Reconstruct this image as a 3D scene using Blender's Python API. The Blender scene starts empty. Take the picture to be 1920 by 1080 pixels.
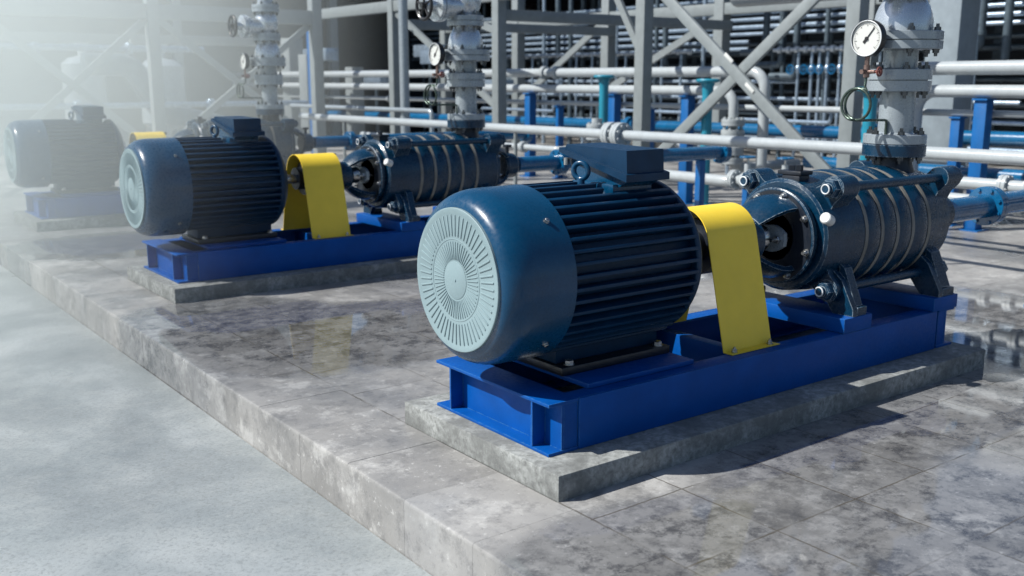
import bpy, bmesh, math, random
from mathutils import Vector, Matrix
random.seed(7)
PI = math.pi
R = math.radians
sc = bpy.context.scene
col = sc.collection

# ------------------------------------------------------------------ materials
def new_mat(name):
    m = bpy.data.materials.new(name)
    m.use_nodes = True
    nt = m.node_tree
    return m, nt, nt.nodes['Principled BSDF']

def N(nt, kind, **kw):
    n = nt.nodes.new(kind)
    for k, v in kw.items():
        if k in n.inputs.keys():
            n.inputs[k].default_value = v
        else:
            setattr(n, k, v)
    return n

def ramp(nt, fac, stops):
    n = nt.nodes.new('ShaderNodeValToRGB')
    el = n.color_ramp.elements
    while len(el) < len(stops):
        el.new(0.5)
    for e, (p, c) in zip(el, stops):
        e.position = p
        e.color = (*c, 1) if isinstance(c, tuple) else (c, c, c, 1)
    nt.links.new(fac, n.inputs[0])
    return n.outputs[0]

def mix(nt, fac, a, b, blend='MIX'):
    n = nt.nodes.new('ShaderNodeMix')
    n.data_type = 'RGBA'
    n.blend_type = blend
    for sock, v in ((n.inputs[0], fac), (n.inputs[6], a), (n.inputs[7], b)):
        if hasattr(v, 'links'):
            nt.links.new(v, sock)
        elif isinstance(v, tuple):
            sock.default_value = (*v, 1)
        else:
            sock.default_value = v
    return n.outputs[2]

def math_n(nt, op, a, b=None, clamp=False):
    n = nt.nodes.new('ShaderNodeMath')
    n.operation = op
    n.use_clamp = clamp
    for i, v in enumerate((a, b)):
        if v is None:
            continue
        if hasattr(v, 'links'):
            nt.links.new(v, n.inputs[i])
        else:
            n.inputs[i].default_value = v
    return n.outputs[0]

def noise(nt, vec, scale, detail=4, rough=0.55, dist=0.0):
    n = N(nt, 'ShaderNodeTexNoise', Scale=scale, Detail=detail, Roughness=rough, Distortion=dist)
    if vec is not None:
        nt.links.new(vec, n.inputs['Vector'])
    return n.outputs['Fac']

def bump(nt, bsdf, h, strength, dist):
    b = N(nt, 'ShaderNodeBump', Strength=strength, Distance=dist)
    nt.links.new(h, b.inputs['Height'])
    nt.links.new(b.outputs[0], bsdf.inputs['Normal'])

def world_pos(nt):
    return nt.nodes.new('ShaderNodeNewGeometry').outputs['Position']

def paint(name, rgb, rough=0.4, var=0.25, metal=0.0, wear=None, wear_amt=0.8, bump_s=0.12, spec=0.5, coat=0.0, scale=9, rvar=0.13):
    """painted or bare metal: mottled colour, mottled gloss, worn edges"""
    m, nt, b = new_mat(name)
    p = world_pos(nt)
    n1 = noise(nt, p, scale, 5, 0.6)
    n2 = noise(nt, p, scale * 7, 4, 0.6)
    dark = tuple(c * (1 - var) for c in rgb)
    lite = tuple(min(1, c * (1 + var)) for c in rgb)
    c = ramp(nt, n1, [(0.3, dark), (0.7, lite)])
    if wear:
        geo = nt.nodes.new('ShaderNodeNewGeometry')
        bev = N(nt, 'ShaderNodeBevel', Radius=0.006)
        bev.samples = 4
        dot = nt.nodes.new('ShaderNodeVectorMath')
        dot.operation = 'DOT_PRODUCT'
        nt.links.new(geo.outputs['Normal'], dot.inputs[0])
        nt.links.new(bev.outputs[0], dot.inputs[1])
        e = math_n(nt, 'SUBTRACT', 1.0, dot.outputs['Value'])
        e = math_n(nt, 'MULTIPLY', e, 7.0)
        k = ramp(nt, n2, [(0.38, 0.0), (0.62, 1.0)])
        e = math_n(nt, 'MULTIPLY', e, k, True)
        e = math_n(nt, 'MULTIPLY', e, wear_amt, True)
        c = mix(nt, e, c, wear)
    nt.links.new(c, b.inputs['Base Color'])
    r = ramp(nt, n2, [(0.25, max(0.05, rough - rvar)), (0.75, min(1, rough + rvar))])
    nt.links.new(r, b.inputs['Roughness'])
    b.inputs['Metallic'].default_value = metal
    b.inputs['Specular IOR Level'].default_value = spec
    b.inputs['Coat Weight'].default_value = coat
    b.inputs['Coat Roughness'].default_value = 0.12
    if bump_s:
        bump(nt, b, n2, bump_s, 0.004)
    return m

def concrete(name, rgb, var=0.3, rough=0.8, scale=3.0):
    m, nt, b = new_mat(name)
    p = world_pos(nt)
    n1 = noise(nt, p, scale, 6, 0.62, 0.6)
    n2 = noise(nt, p, scale * 6, 6, 0.7, 0.4)
    n3 = noise(nt, p, scale * 40, 3, 0.6)
    d = tuple(c * (1 - var) for c in rgb)
    l = tuple(min(1, c * (1 + var)) for c in rgb)
    c = ramp(nt, n1, [(0.40, d), (0.60, l)])
    c = mix(nt, ramp(nt, n2, [(0.38, 0.0), (0.66, 0.95)]), c, tuple(x * 0.50 for x in rgb))
    c = mix(nt, ramp(nt, n3, [(0.62, 0.0), (0.72, 0.55)]), c, tuple(min(1, x * 1.7) for x in rgb))
    nt.links.new(c, b.inputs['Base Color'])
    nt.links.new(ramp(nt, n2, [(0.3, rough - 0.15), (0.7, rough + 0.1)]), b.inputs['Roughness'])
    bump(nt, b, mix(nt, 0.5, n2, n3), 0.35, 0.01)
    return m

PUDDLES = ((0.55, 2.7, 1.1, 0.95), (0.1, 3.3, 0.9, 0.9), (2.4, -0.40, 1.2, 0.55), (0.0, -0.50, 0.65, 0.42), (1.35, -0.25, 0.9, 0.36),
           (3.8, 0.4, 1.2, 2.0), (0.4, 6.9, 1.2, 0.9), (4.5, 3.4, 1.6, 1.2), (0.9, -1.0, 1.1, 0.6))

def slab_material(grid=True):
    """damp concrete flags in a square grid with dark joints, stains and wet patches"""
    m, nt, b = new_mat('damp_flags' if grid else 'damp_kerb')
    p = world_pos(nt)
    sep = nt.nodes.new('ShaderNodeSeparateXYZ')
    nt.links.new(p, sep.inputs[0])
    G = 0.44
    wob = noise(nt, p, 14, 3)
    wob = math_n(nt, 'MULTIPLY', math_n(nt, 'SUBTRACT', wob, 0.5), 0.012)
    x = math_n(nt, 'ADD', sep.outputs[0], 0.4352)
    x = math_n(nt, 'ADD', x, wob)
    y = math_n(nt, 'ADD', sep.outputs[1], 0.62 + 0.44 * 80)
    y = math_n(nt, 'ADD', y, wob)
    ix = math_n(nt, 'DIVIDE', x, G)
    iy = math_n(nt, 'DIVIDE', y, G)
    fx = math_n(nt, 'FRACT', ix)
    fy = math_n(nt, 'FRACT', iy)
    ex = math_n(nt, 'ABSOLUTE', math_n(nt, 'SUBTRACT', fx, 0.5))
    ey = math_n(nt, 'ABSOLUTE', math_n(nt, 'SUBTRACT', fy, 0.5))
    em = math_n(nt, 'MAXIMUM', ex, ey)
    joint = ramp(nt, em, [(0.4885, 0.0), (0.494, 1.0)])
    jn = noise(nt, p, 3.1, 4)
    jk = ramp(nt, jn, [(0.42, 0.10), (0.56, 1.0)])
    joint = math_n(nt, 'MULTIPLY', joint, jk if grid else 0.0)
    cell = nt.nodes.new('ShaderNodeCombineXYZ')
    nt.links.new(math_n(nt, 'FLOOR', ix), cell.inputs[0])
    nt.links.new(math_n(nt, 'FLOOR', iy), cell.inputs[1])
    wn = nt.nodes.new('ShaderNodeTexWhiteNoise')
    nt.links.new(cell.outputs[0], wn.inputs['Vector'])
    n1 = noise(nt, p, 1.5, 8, 0.66, 0.0)
    n2 = noise(nt, p, 9.0, 9, 0.74, 0.0)
    n3 = noise(nt, p, 46, 5, 0.68, 0.0)
    c = ramp(nt, n1, [(0.34, (0.185, 0.180, 0.172)), (0.66, (0.315, 0.308, 0.296))])
    tint = wn.outputs['Value'] if grid else nt.nodes.new('ShaderNodeObjectInfo').outputs['Random']
    c = mix(nt, 0.16, c, ramp(nt, tint, [(0.0, 0.12), (1.0, 0.50)]))
    pale = noise(nt, p, 3.6, 9, 0.76, 0.0)
    c = mix(nt, ramp(nt, pale, [(0.52, 0.0), (0.62, 0.62)]), c, (0.45, 0.445, 0.43))
    flk = noise(nt, p, 24, 6, 0.72, 0.0)
    c = mix(nt, ramp(nt, flk, [(0.61, 0.0), (0.66, 0.5)]), c, (0.58, 0.575, 0.56))
    c = mix(nt, ramp(nt, n2, [(0.50, 0.0), (0.66, 0.62)]), c, (0.10, 0.10, 0.102))
    c = mix(nt, ramp(nt, n3, [(0.30, 0.55), (0.40, 0.0)]), c, (0.09, 0.09, 0.09))
    # puddle areas with ragged edges, each at its own place on the flags
    tot = None
    for (px, py, rx, ry) in PUDDLES:
        dx = math_n(nt, 'DIVIDE', math_n(nt, 'SUBTRACT', sep.outputs[0], px), rx)
        dy = math_n(nt, 'DIVIDE', math_n(nt, 'SUBTRACT', sep.outputs[1], py), ry)
        d2 = math_n(nt, 'ADD', math_n(nt, 'MULTIPLY', dx, dx), math_n(nt, 'MULTIPLY', dy, dy))
        k = math_n(nt, 'SUBTRACT', 1.0, d2, True)
        tot = k if tot is None else math_n(nt, 'MAXIMUM', tot, k)
    wp = noise(nt, p, 0.85, 5, 0.6, 0.4)
    fine = noise(nt, p, 6.5, 10, 0.80, 0.0)
    area = math_n(nt, 'ADD', math_n(nt, 'MULTIPLY', tot, 0.72), math_n(nt, 'MULTIPLY', wp, 0.58))
    area = math_n(nt, 'ADD', area, math_n(nt, 'MULTIPLY', fine, 0.55))
    wet2 = ramp(nt, area, [(0.66, 0.0), (0.80, 0.8), (1.0, 1.0)])
    damp = ramp(nt, math_n(nt, 'ADD', math_n(nt, 'MULTIPLY', tot, 0.45), wp), [(0.44, 0.0), (0.66, 1.0)])
    stm2 = math_n(nt, 'MULTIPLY', wet2, ramp(nt, fine, [(0.47, 0.0), (0.66, 1.0)]))
    c = mix(nt, math_n(nt, 'MULTIPLY', damp, 0.7), c, mix(nt, 1.0, c, (0.50, 0.52, 0.56), 'MULTIPLY'))
    oil = math_n(nt, 'MULTIPLY', ramp(nt, fine, [(0.50, 0.0), (0.60, 1.0)]), ramp(nt, tot, [(0.25, 0.0), (0.7, 1.0)]))
    c = mix(nt, math_n(nt, 'MULTIPLY', oil, 0.62), c, (0.022, 0.023, 0.028))
    c = mix(nt, math_n(nt, 'MULTIPLY', stm2, 0.5), c, (0.040, 0.043, 0.052))
    c = mix(nt, math_n(nt, 'MULTIPLY', joint, 0.8), c, (0.07, 0.062, 0.05))
    nt.links.new(c, b.inputs['Base Color'])
    r = math_n(nt, 'SUBTRACT', 0.58, math_n(nt, 'MULTIPLY', damp, 0.34))
    r = math_n(nt, 'SUBTRACT', r, math_n(nt, 'MULTIPLY', wet2, 0.50))
    r = math_n(nt, 'SUBTRACT', r, math_n(nt, 'MULTIPLY', oil, 0.15))
    r = math_n(nt, 'MAXIMUM', r, 0.04)
    nt.links.new(r, b.inputs['Roughness'])
    b.inputs['Specular IOR Level'].default_value = 0.85
    h = mix(nt, 0.6, n2, n3)
    h = mix(nt, joint, h, (0.0, 0.0, 0.0))
    bs = math_n(nt, 'SUBTRACT', 0.28, math_n(nt, 'MULTIPLY', wet2, 0.275))
    bm_ = N(nt, 'ShaderNodeBump', Distance=0.01)
    nt.links.new(bs, bm_.inputs['Strength'])
    nt.links.new(h, bm_.inputs['Height'])
    nt.links.new(bm_.outputs[0], b.inputs['Normal'])
    return m

def road_material():
    m, nt, b = new_mat('worn_pavement')
    p = world_pos(nt)
    n1 = noise(nt, p, 0.9, 7, 0.62, 0.7)
    n2 = noise(nt, p, 6.0, 7, 0.7, 0.6)
    n3 = noise(nt, p, 75, 5, 0.72)
    c = ramp(nt, n1, [(0.36, (0.185, 0.208, 0.218)), (0.5, (0.235, 0.26, 0.268)), (0.66, (0.36, 0.385, 0.39))])
    c = mix(nt, ramp(nt, n2, [(0.45, 0.0), (0.75, 0.5)]), c, (0.32, 0.335, 0.33))
    c = mix(nt, ramp(nt, n3, [(0.36, 0.5), (0.50, 0.0)]), c, (0.12, 0.13, 0.13))
    c = mix(nt, ramp(nt, n3, [(0.60, 0.0), (0.68, 0.45)]), c, (0.40, 0.42, 0.41))
    nt.links.new(c, b.inputs['Base Color'])
    wet = ramp(nt, noise(nt, p, 0.55, 5, 0.55, 0.4), [(0.42, 0.0), (0.62, 1.0)])
    r = math_n(nt, 'SUBTRACT', 0.62, math_n(nt, 'MULTIPLY', wet, 0.38))
    nt.links.new(r, b.inputs['Roughness'])
    b.inputs['Specular IOR Level'].default_value = 0.7
    bump(nt, b, mix(nt, 0.6, n2, n3), 0.35, 0.008)
    return m

M = {}
M['base'] = paint('blue_base_paint', (0.0003, 0.062, 0.275), 0.46, 0.12, wear=(0.10, 0.28, 0.46), wear_amt=0.5, bump_s=0.06, spec=0.16)
M['motor'] = paint('motor_blue_paint', (0.0007, 0.041, 0.098), 0.30, 0.12, coat=0.2, bump_s=0.04, spec=0.35)
M['fins'] = paint('fin_blue_paint', (0.0012, 0.024, 0.062), 0.42, 0.18, bump_s=0.05, spec=0.25)
M['grille'] = paint('grille_grey_paint', (0.19, 0.265, 0.285), 0.5, 0.06, bump_s=0.04)
M['cast'] = paint('cast_blue_paint', (0.0008, 0.024, 0.056), 0.30, 0.25, wear=(0.42, 0.50, 0.55), bump_s=0.35, coat=0.1, spec=0.4)
M['blackblue'] = paint('dark_cast_paint', (0.006, 0.010, 0.018), 0.42, 0.25, bump_s=0.2)
M['gasket'] = paint('gasket_grey', (0.17, 0.165, 0.15), 0.75, 0.3)
M['yellow'] = paint('yellow_guard_paint', (0.86, 0.61, 0.045), 0.45, 0.04, bump_s=0.03)
M['steel'] = paint('zinc_steel', (0.48, 0.48, 0.47), 0.30, 0.15, metal=1.0)
M['rim'] = paint('bare_rim', (0.55, 0.58, 0.60), 0.4, 0.05)
M['white_plug'] = paint('white_plastic', (0.55, 0.56, 0.55), 0.5, 0.04)
M['greyp'] = paint('grey_pipe_paint', (0.28, 0.32, 0.35), 0.30, 0.06, bump_s=0.015, coat=0.2, metal=0.25)
M['silver'] = paint('silver_valve_paint', (0.50, 0.54, 0.57), 0.27, 0.05, metal=0.6, bump_s=0.01, rvar=0.04)
M['whitepipe'] = paint('pale_pipe_paint', (0.33, 0.36, 0.375), 0.24, 0.07, bump_s=0.03, coat=0.2)
M['rackpipe'] = paint('steel_rack_pipe', (0.30, 0.38, 0.47), 0.28, 0.2, metal=0.55, bump_s=0.03)
M['darkpipe'] = paint('dark_rack_pipe', (0.085, 0.115, 0.14), 0.36, 0.25, metal=0.3)
M['bluepipe'] = paint('blue_pipe_paint', (0.002, 0.085, 0.20), 0.24, 0.14, coat=0.4, bump_s=0.05)
M['post'] = paint('blue_post_paint', (0.001, 0.085, 0.27), 0.40, 0.10)
M['teal'] = paint('teal_post_paint', (0.012, 0.20, 0.29), 0.38, 0.10)
M['frame'] = paint('grey_frame_paint', (0.185, 0.208, 0.214), 0.5, 0.09, bump_s=0.03)
M['dial'] = paint('dial_white', (0.52, 0.53, 0.51), 0.35, 0.02, bump_s=0)
M['black'] = paint('black_enamel', (0.012, 0.012, 0.014), 0.35, 0.2)
M['bolt'] = paint('dark_bolt_steel', (0.10, 0.105, 0.11), 0.28, 0.3, metal=0.85)
M['brass'] = paint('aged_brass', (0.22, 0.15, 0.13), 0.3, 0.25, metal=0.7)
M['redwheel'] = paint('red_brown_knob', (0.16, 0.045, 0.035), 0.4, 0.25)
M['coil'] = paint('green_steel_tube', (0.060, 0.085, 0.070), 0.28, 0.2, metal=0.6)
M['plinth'] = concrete('plinth_concrete', (0.235, 0.245, 0.238), 0.36, 0.75, 5.5)
M['wall'] = paint('shade_painted_wall', (0.014, 0.021, 0.028), 0.55, 0.3, scale=1.2)  # near-black base colour paints in the shade at the back
M['bigcol'] = paint('blue_grey_column_paint', (0.20, 0.24, 0.27), 0.5, 0.1)
M['slab'] = slab_material()
M['kerb'] = slab_material(False)
M['road'] = road_material()

# ------------------------------------------------------------------ mesh builder
def frame_of(ax):
    ax = Vector(ax).normalized()
    t = Vector((0, 0, 1)) if abs(ax.z) < 0.9 else Vector((0, 1, 0))
    u = t.cross(ax).normalized()
    v = ax.cross(u).normalized()
    return ax, u, v

AX = {'X': (1, 0, 0), 'Y': (0, 1, 0), 'Z': (0, 0, 1), '-X': (-1, 0, 0), '-Y': (0, -1, 0), '-Z': (0, 0, -1)}

class MB:
    def __init__(s):
        s.bm = bmesh.new()

    def _bev(s, verts, w, seg=2):
        if not w:
            return
        es = set()
        for v in verts:
            for e in v.link_edges:
                if len(e.link_faces) == 2 and e.calc_face_angle(0) > 0.6:
                    es.add(e)
        if es:
            bmesh.ops.bevel(s.bm, geom=list(es), offset=w, segments=seg, affect='EDGES', profile=0.5, clamp_overlap=True)

    def box(s, x0, x1, y0, y1, z0, z1, bev=0.0, rot=None, piv=None):
        m = Matrix.Translation(((x0 + x1) / 2, (y0 + y1) / 2, (z0 + z1) / 2)) @ Matrix.Diagonal((abs(x1 - x0), abs(y1 - y0), abs(z1 - z0), 1))
        if rot is not None:
            p = Vector(piv) if piv is not None else m.translation.copy()
            m = Matrix.Translation(p) @ rot.to_4x4() @ Matrix.Translation(-p) @ m
        r = bmesh.ops.create_cube(s.bm, size=1, matrix=m)
        s._bev(r['verts'], bev)
        return s

    def beam(s, a, b, w, h, up=(0, 0, 1), bev=0.0):
        """rectangular bar from a to b, w across, h along 'up'"""
        a, b = Vector(a), Vector(b)
        d = (b - a)
        L = d.length
        d.normalize()
        up = Vector(up)
        side = d.cross(up)
        if side.length < 1e-4:
            side = d.cross(Vector((1, 0, 0)))
        side.normalize()
        up2 = side.cross(d).normalized()
        m = Matrix((d, side, up2)).transposed().to_4x4()
        m.translation = (a + b) / 2
        m = m @ Matrix.Diagonal((L, w, h, 1))
        r = bmesh.ops.create_cube(s.bm, size=1, matrix=m)
        s._bev(r['verts'], bev)
        return s

    def lathe(s, prof, o, ax, seg=32, a0=0.0, a1=2 * PI, closed=False):
        """prof: (along, radius); closed = the profile is a loop"""
        ax, u, v = frame_of(AX.get(ax, ax) if isinstance(ax, str) else ax)
        o = Vector(o)
        full = abs(a1 - a0 - 2 * PI) < 1e-6
        n = seg if full else seg + 1
        rings = []
        for (t, r) in prof:
            if r < 1e-6 and full:
                rings.append([s.bm.verts.new(o + ax * t)])
            else:
                rings.append([s.bm.verts.new(o + ax * t + (u * math.cos(a0 + (a1 - a0) * i / seg) + v * math.sin(a0 + (a1 - a0) * i / seg)) * r) for i in range(n)])
        pairs = list(zip(rings[:-1], rings[1:]))
        if closed:
            pairs.append((rings[-1], rings[0]))
        cnt = seg
        for A, B in pairs:
            for i in range(cnt):
                j = (i + 1) % n
                if len(A) == 1 and len(B) == 1:
                    continue
                if len(A) == 1:
                    s.bm.faces.new((A[0], B[j], B[i]))
                elif len(B) == 1:
                    s.bm.faces.new((A[i], A[j], B[0]))
                else:
                    s.bm.faces.new((A[i], A[j], B[j], B[i]))
        if full and not closed:
            for ring, flip in ((rings[0], True), (rings[-1], False)):
                if len(ring) > 2:
                    s.bm.faces.new(ring[::-1] if flip else ring)
        if not full and closed:
            s.bm.faces.new([r[0] for r in rings])
            s.bm.faces.new([r[-1] for r in rings][::-1])
        return s

    def cyl(s, p0, p1, r, r1=None, seg=24, bev=0.0):
        p0, p1 = Vector(p0), Vector(p1)
        d = p1 - p0
        L = d.length
        r1 = r if r1 is None else r1
        if bev:
            prof = [(0, r - bev), (bev, r), (L - bev, r1), (L, r1 - bev)]
        else:
            prof = [(0, r), (L, r1)]
        return s.lathe(prof, p0, d, seg)

    def hexn(s, p, ax, r, h):
        return s.lathe([(0, r), (h * 0.85, r), (h, r * 0.86)], p, ax, 6)

    def tube(s, path, r, bend=0.0, seg=16, cap=True):
        P = [Vector(q) for q in path]
        pts = [P[0]]
        for i in range(1, len(P) - 1):
            a, b, c = P[i - 1], P[i], P[i + 1]
            d0 = (a - b)
            d1 = (c - b)
            ang = d0.angle(d1)
            if bend <= 0 or abs(ang - PI) < 0.02:
                pts.append(b)
                continue
            t = min(bend / math.tan(ang / 2), d0.length * 0.49 if i > 1 else d0.length * 0.95, d1.length * 0.49 if i < len(P) - 2 else d1.length * 0.95)
            rr = t * math.tan(ang / 2)
            d0n, d1n = d0.normalized(), d1.normalized()
            bis = (d0n + d1n).normalized()
            cen = b + bis * (rr / math.sin(ang / 2))
            s0 = b + d0n * t - cen
            s1 = b + d1n * t - cen
            k = 8
            tot = s0.angle(s1)
            axn = s0.cross(s1).normalized()
            for q in range(k + 1):
                pts.append(cen + Matrix.Rotation(tot * q / k, 3, axn) @ s0)
        pts.append(P[-1])
        d = (pts[1] - pts[0]).normalized()
        _, u, v = frame_of(d)
        rings = []
        for i, p in enumerate(pts):
            if i == 0:
                t = (pts[1] - pts[0]).normalized()
            elif i == len(pts) - 1:
                t = (pts[-1] - pts[-2]).normalized()
            else:
                t = ((pts[i] - pts[i - 1]).normalized() + (pts[i + 1] - pts[i]).normalized()).normalized()
            u = (u - t * u.dot(t)).normalized()
            v = t.cross(u)
            rings.append([s.bm.verts.new(p + (u * math.cos(2 * PI * k / seg) + v * math.sin(2 * PI * k / seg)) * r) for k in range(seg)])
        for A, B in zip(rings[:-1], rings[1:]):
            for i in range(seg):
                j = (i + 1) % seg
                s.bm.faces.new((A[i], A[j], B[j], B[i]))
        if cap:
            s.bm.faces.new(rings[0][::-1])
            s.bm.faces.new(rings[-1])
        return s

    def torus(s, c, ax, RR, r, seg=28, sec=10):
        prof = [(math.sin(2 * PI * k / sec) * r, RR + math.cos(2 * PI * k / sec) * r) for k in range(sec)]
        return s.lathe(prof, c, ax, seg, closed=True)

    def prism(s, poly, plane, d0, d1, bev=0.0):
        """poly in 'yz' (extruded along x), 'xz' (along y) or 'xy' (along z)"""
        f = {'yz': lambda a, b, d: (d, a, b), 'xz': lambda a, b, d: (a, d, b), 'xy': lambda a, b, d: (a, b, d)}[plane]
        A = [s.bm.verts.new(f(a, b, d0)) for a, b in poly]
        B = [s.bm.verts.new(f(a, b, d1)) for a, b in poly]
        s.bm.faces.new(A[::-1])
        s.bm.faces.new(B)
        n = len(poly)
        for i in range(n):
            j = (i + 1) % n
            s.bm.faces.new((A[i], A[j], B[j], B[i]))
        if bev:
            s._bev(A + B, bev)
        return s

    def build(s, name, mat, parent=None, off=(0, 0, 0), ang=35):
        bmesh.ops.recalc_face_normals(s.bm, faces=s.bm.faces)
        if off != (0, 0, 0):
            bmesh.ops.translate(s.bm, verts=s.bm.verts, vec=-Vector(off))
        me = bpy.data.meshes.new(name)
        s.bm.to_mesh(me)
        s.bm.free()
        me.polygons.foreach_set('use_smooth', [True] * len(me.polygons))
        me.set_sharp_from_angle(angle=R(ang))
        o = bpy.data.objects.new(name, me)
        me.materials.append(M[mat] if isinstance(mat, str) else mat)
        col.objects.link(o)
        if parent is not None:
            o.parent = parent
        return o

def tag(o, label, cat, group=None):
    o['label'] = label
    o['category'] = cat
    if group:
        o['group'] = group
    return o

def thing(name, label, cat, loc, group=None):
    o = bpy.data.objects.new(name, None)
    o.empty_display_size = 0.1
    col.objects.link(o)
    o.location = loc
    return tag(o, label, cat, group)

def struct(o):
    o['kind'] = 'structure'
    return o

def copy_tree(o, parent=None):
    c = o.copy()
    col.objects.link(c)
    if parent is not None:
        c.parent = parent
    for ch in list(o.children):
        copy_tree(ch, c)
    return c

# ------------------------------------------------------------------ setting
S = 4.097          # spacing of the pump row
W = 1.0747
g = MB()
v = [g.bm.verts.new(q) for q in ((-60, -25, -0.22), (-0.4345, -25, -0.22), (-0.4345, 90, -0.22), (-60, 90, -0.22))]
g.bm.faces.new(v)
struct(g.build('road', 'road'))

g = MB()   # raised paved slab
g.box(0.0, 70, -25, 90, -0.4, 0.0)
struct(g.build('pavement', 'slab'))

# kerb: single stones in a row along the slab edge
kl = ['pale concrete kerb stone edging the raised pump pavement', ]
proto = None
for i in range(-4, 34):
    y0 = -0.08 + 0.4385 * i
    if proto is None:
        g = MB()
        g.prism([(-0.0012, -0.36), (-0.0012, 0.0), (-0.418, 0.0), (-0.4255, -0.003), (-0.429, -0.009), (-0.4299, -0.018), (-0.4299, -0.36)], 'xz', 0.0006, 0.4379)
        proto = g.build('kerb_stone', 'kerb')
        o = proto
    else:
        o = copy_tree(proto)
    o.location = (random.uniform(-0.0012, 0.0002), y0, random.uniform(-0.0008, 0.0004))
    tag(o, kl[0], 'kerb stone', 'kerb stones edging the pump pavement')

# concrete plinths
g = MB()
g.box(0, 2.911, 0, W, -0.05, 0.1, 0.006)
pl = g.build('concrete_plinth', 'plinth')
for k, d in enumerate(('nearest concrete plinth, under the mist free front pump', 'middle concrete plinth, behind the front motor', 'farthest concrete plinth, fading into white mist')):
    o = pl if k == 0 else copy_tree(pl)
    o.location = (0, S * k, 0)
    tag(o, d, 'plinth', 'concrete plinths under the pumps')

# ------------------------------------------------------------------ pump set
OFF = (1.46, 0.534, 0.1)
YC, ZC = 0.534, 0.74
pump = thing('pump_set', 'nearest blue motor and pump set, clear of the mist, grille ribs plain to see', 'pump', OFF, 'pump sets in a row')

def P(mb, name, mat, parent, ang=35, label=None):
    o = mb.build(name, mat, parent, OFF, ang)
    if label:
        o['label'] = label
    return o

# base frame -----------------------------------------------------
b = MB()
Y0, Y1 = 0.16, 0.908
# long channels
for ys, d in ((Y0, 1), (Y1, -1)):
    b.box(0.232, 2.69, ys, ys + d * 0.014, 0.1, 0.305, 0.006)
    b.box(0.232, 2.69, ys + d * 0.0145, ys + d * 0.095, 0.291, 0.3046, 0.003)
    b.box(0.232, 2.69, ys + d * 0.0145, ys + d * 0.095, 0.1006, 0.113, 0.003)
base = P(b, 'base_frame', 'base', pump)
for xa in (0.085, 2.712):
    b = MB()
    b.box(xa, xa + 0.146, 0.164, 0.94, 0.1, 0.113, 0.002)
    b.box(xa, xa + 0.146, 0.164, 0.94, 0.293, 0.306, 0.002)
    b.box(xa + 0.066, xa + 0.078, 0.168, 0.936, 0.1135, 0.2925)
    for yy in (0.268, 0.832):
        b.box(xa + 0.003, xa + 0.0655, yy, yy + 0.009, 0.1135, 0.2925)
        b.box(xa + 0.0785, xa + 0.143, yy, yy + 0.009, 0.1135, 0.2925)
    for yy in (0.170, 0.925):
        b.box(xa + 0.0785 if xa < 1 else xa + 0.003, xa + 0.146 if xa < 1 else xa + 0.0655, yy, yy + 0.009, 0.1135, 0.2925)
    P(b, 'end_beam', 'base', base)
b = MB()
b.box(0.335, 0.93, 0.23, 0.838, 0.3055, 0.326, 0.003)
P(b, 'motor_plate', 'base', base)
for xa, xb in ((1.877, 2.098), (2.645, 2.868)):
    b = MB()
    b.box(xa, xb, 0.157, 0.911, 0.3055, 0.377, 0.004)
    P(b, 'support_block', 'base', base)
b = MB()
b.box(1.30, 1.36, 0.176, 0.892, 0.12, 0.285, 0.003)
P(b, 'cross_member', 'base', base)

# motor ----------------------------------------------------------
b = MB()
b.lathe([(0.2, 0.298), (0.905, 0.298), (0.945, 0.28), (0.985, 0.25), (0.99, 0.0)], (0, YC, ZC), 'X', 64)
nf = 44
for i in range(nf):
    a = 2 * PI * (i + 0.5) / nf
    top = abs((a - PI / 2 + PI) % (2 * PI) - PI)
    bot = abs((a + PI / 2 + PI) % (2 * PI) - PI)
    x1 = 0.896
    if top < R(21):
        x1 = 0.56 if top > R(8) else 0.50
    if bot < R(24):
        continue
    r0, r1, t = 0.285, 0.345, 0.0075
    rot = Matrix.Rotation(a, 3, 'X')
    b.box(0.225, x1, YC + r0, YC + r1, ZC - t, ZC + t, 0.002, rot, (0, YC, ZC))
b.box(0.33, 0.90, 0.425, 0.643, 0.3625, 0.56, 0.004)   # web down to the feet
motor = P(b, 'motor', 'fins', pump, 40)
b = MB()
b.lathe([(0.8965, 0.285), (0.8965, 0.330), (0.902, 0.335), (0.918, 0.335), (0.934, 0.325), (0.965, 0.285), (0.9905, 0.24), (0.9905, 0.19)], (0, YC, ZC), 'X', 72)
P(b, 'end_shield', 'fins', motor, 40)

b = MB()
prof = [(0.236, 0.330), (0.236, 0.3465), (0.05, 0.3445)]
for k in range(1, 9):
    a = k / 9 * PI / 2
    prof.append((0.05 - 0.118 * math.sin(a), 0.2795 + 0.065 * math.cos(a)))
prof += [(-0.070, 0.2795), (-0.066, 0.275), (-0.066, 0.0)]
b.lathe(prof, (0, YC, ZC), 'X', 96)
cover = P(b, 'fan_cover', 'motor', motor, 40)
b = MB()
b.lathe([(-0.0655, 0.0), (-0.0655, 0.2785), (-0.079, 0.2785), (-0.0802, 0.2765), (-0.0802, 0.263), (-0.0785, 0.258), (-0.0785, 0.0)][::-1], (0, YC, ZC), 'X', 96)
b.lathe([(-0.0788, 0.0), (-0.0788, 0.0735), (-0.0798, 0.0735), (-0.0806, 0.0715), (-0.0806, 0.0)], (0, YC, ZC), 'X', 48)
b.lathe([(-0.0808, 0.0), (-0.0808, 0.006), (-0.0835, 0.005), (-0.0835, 0.0)], (0, YC, ZC), 'X', 12)
b.torus((-0.0785, YC, ZC), 'X', 0.1585, 0.0016, 72, 8)
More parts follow.
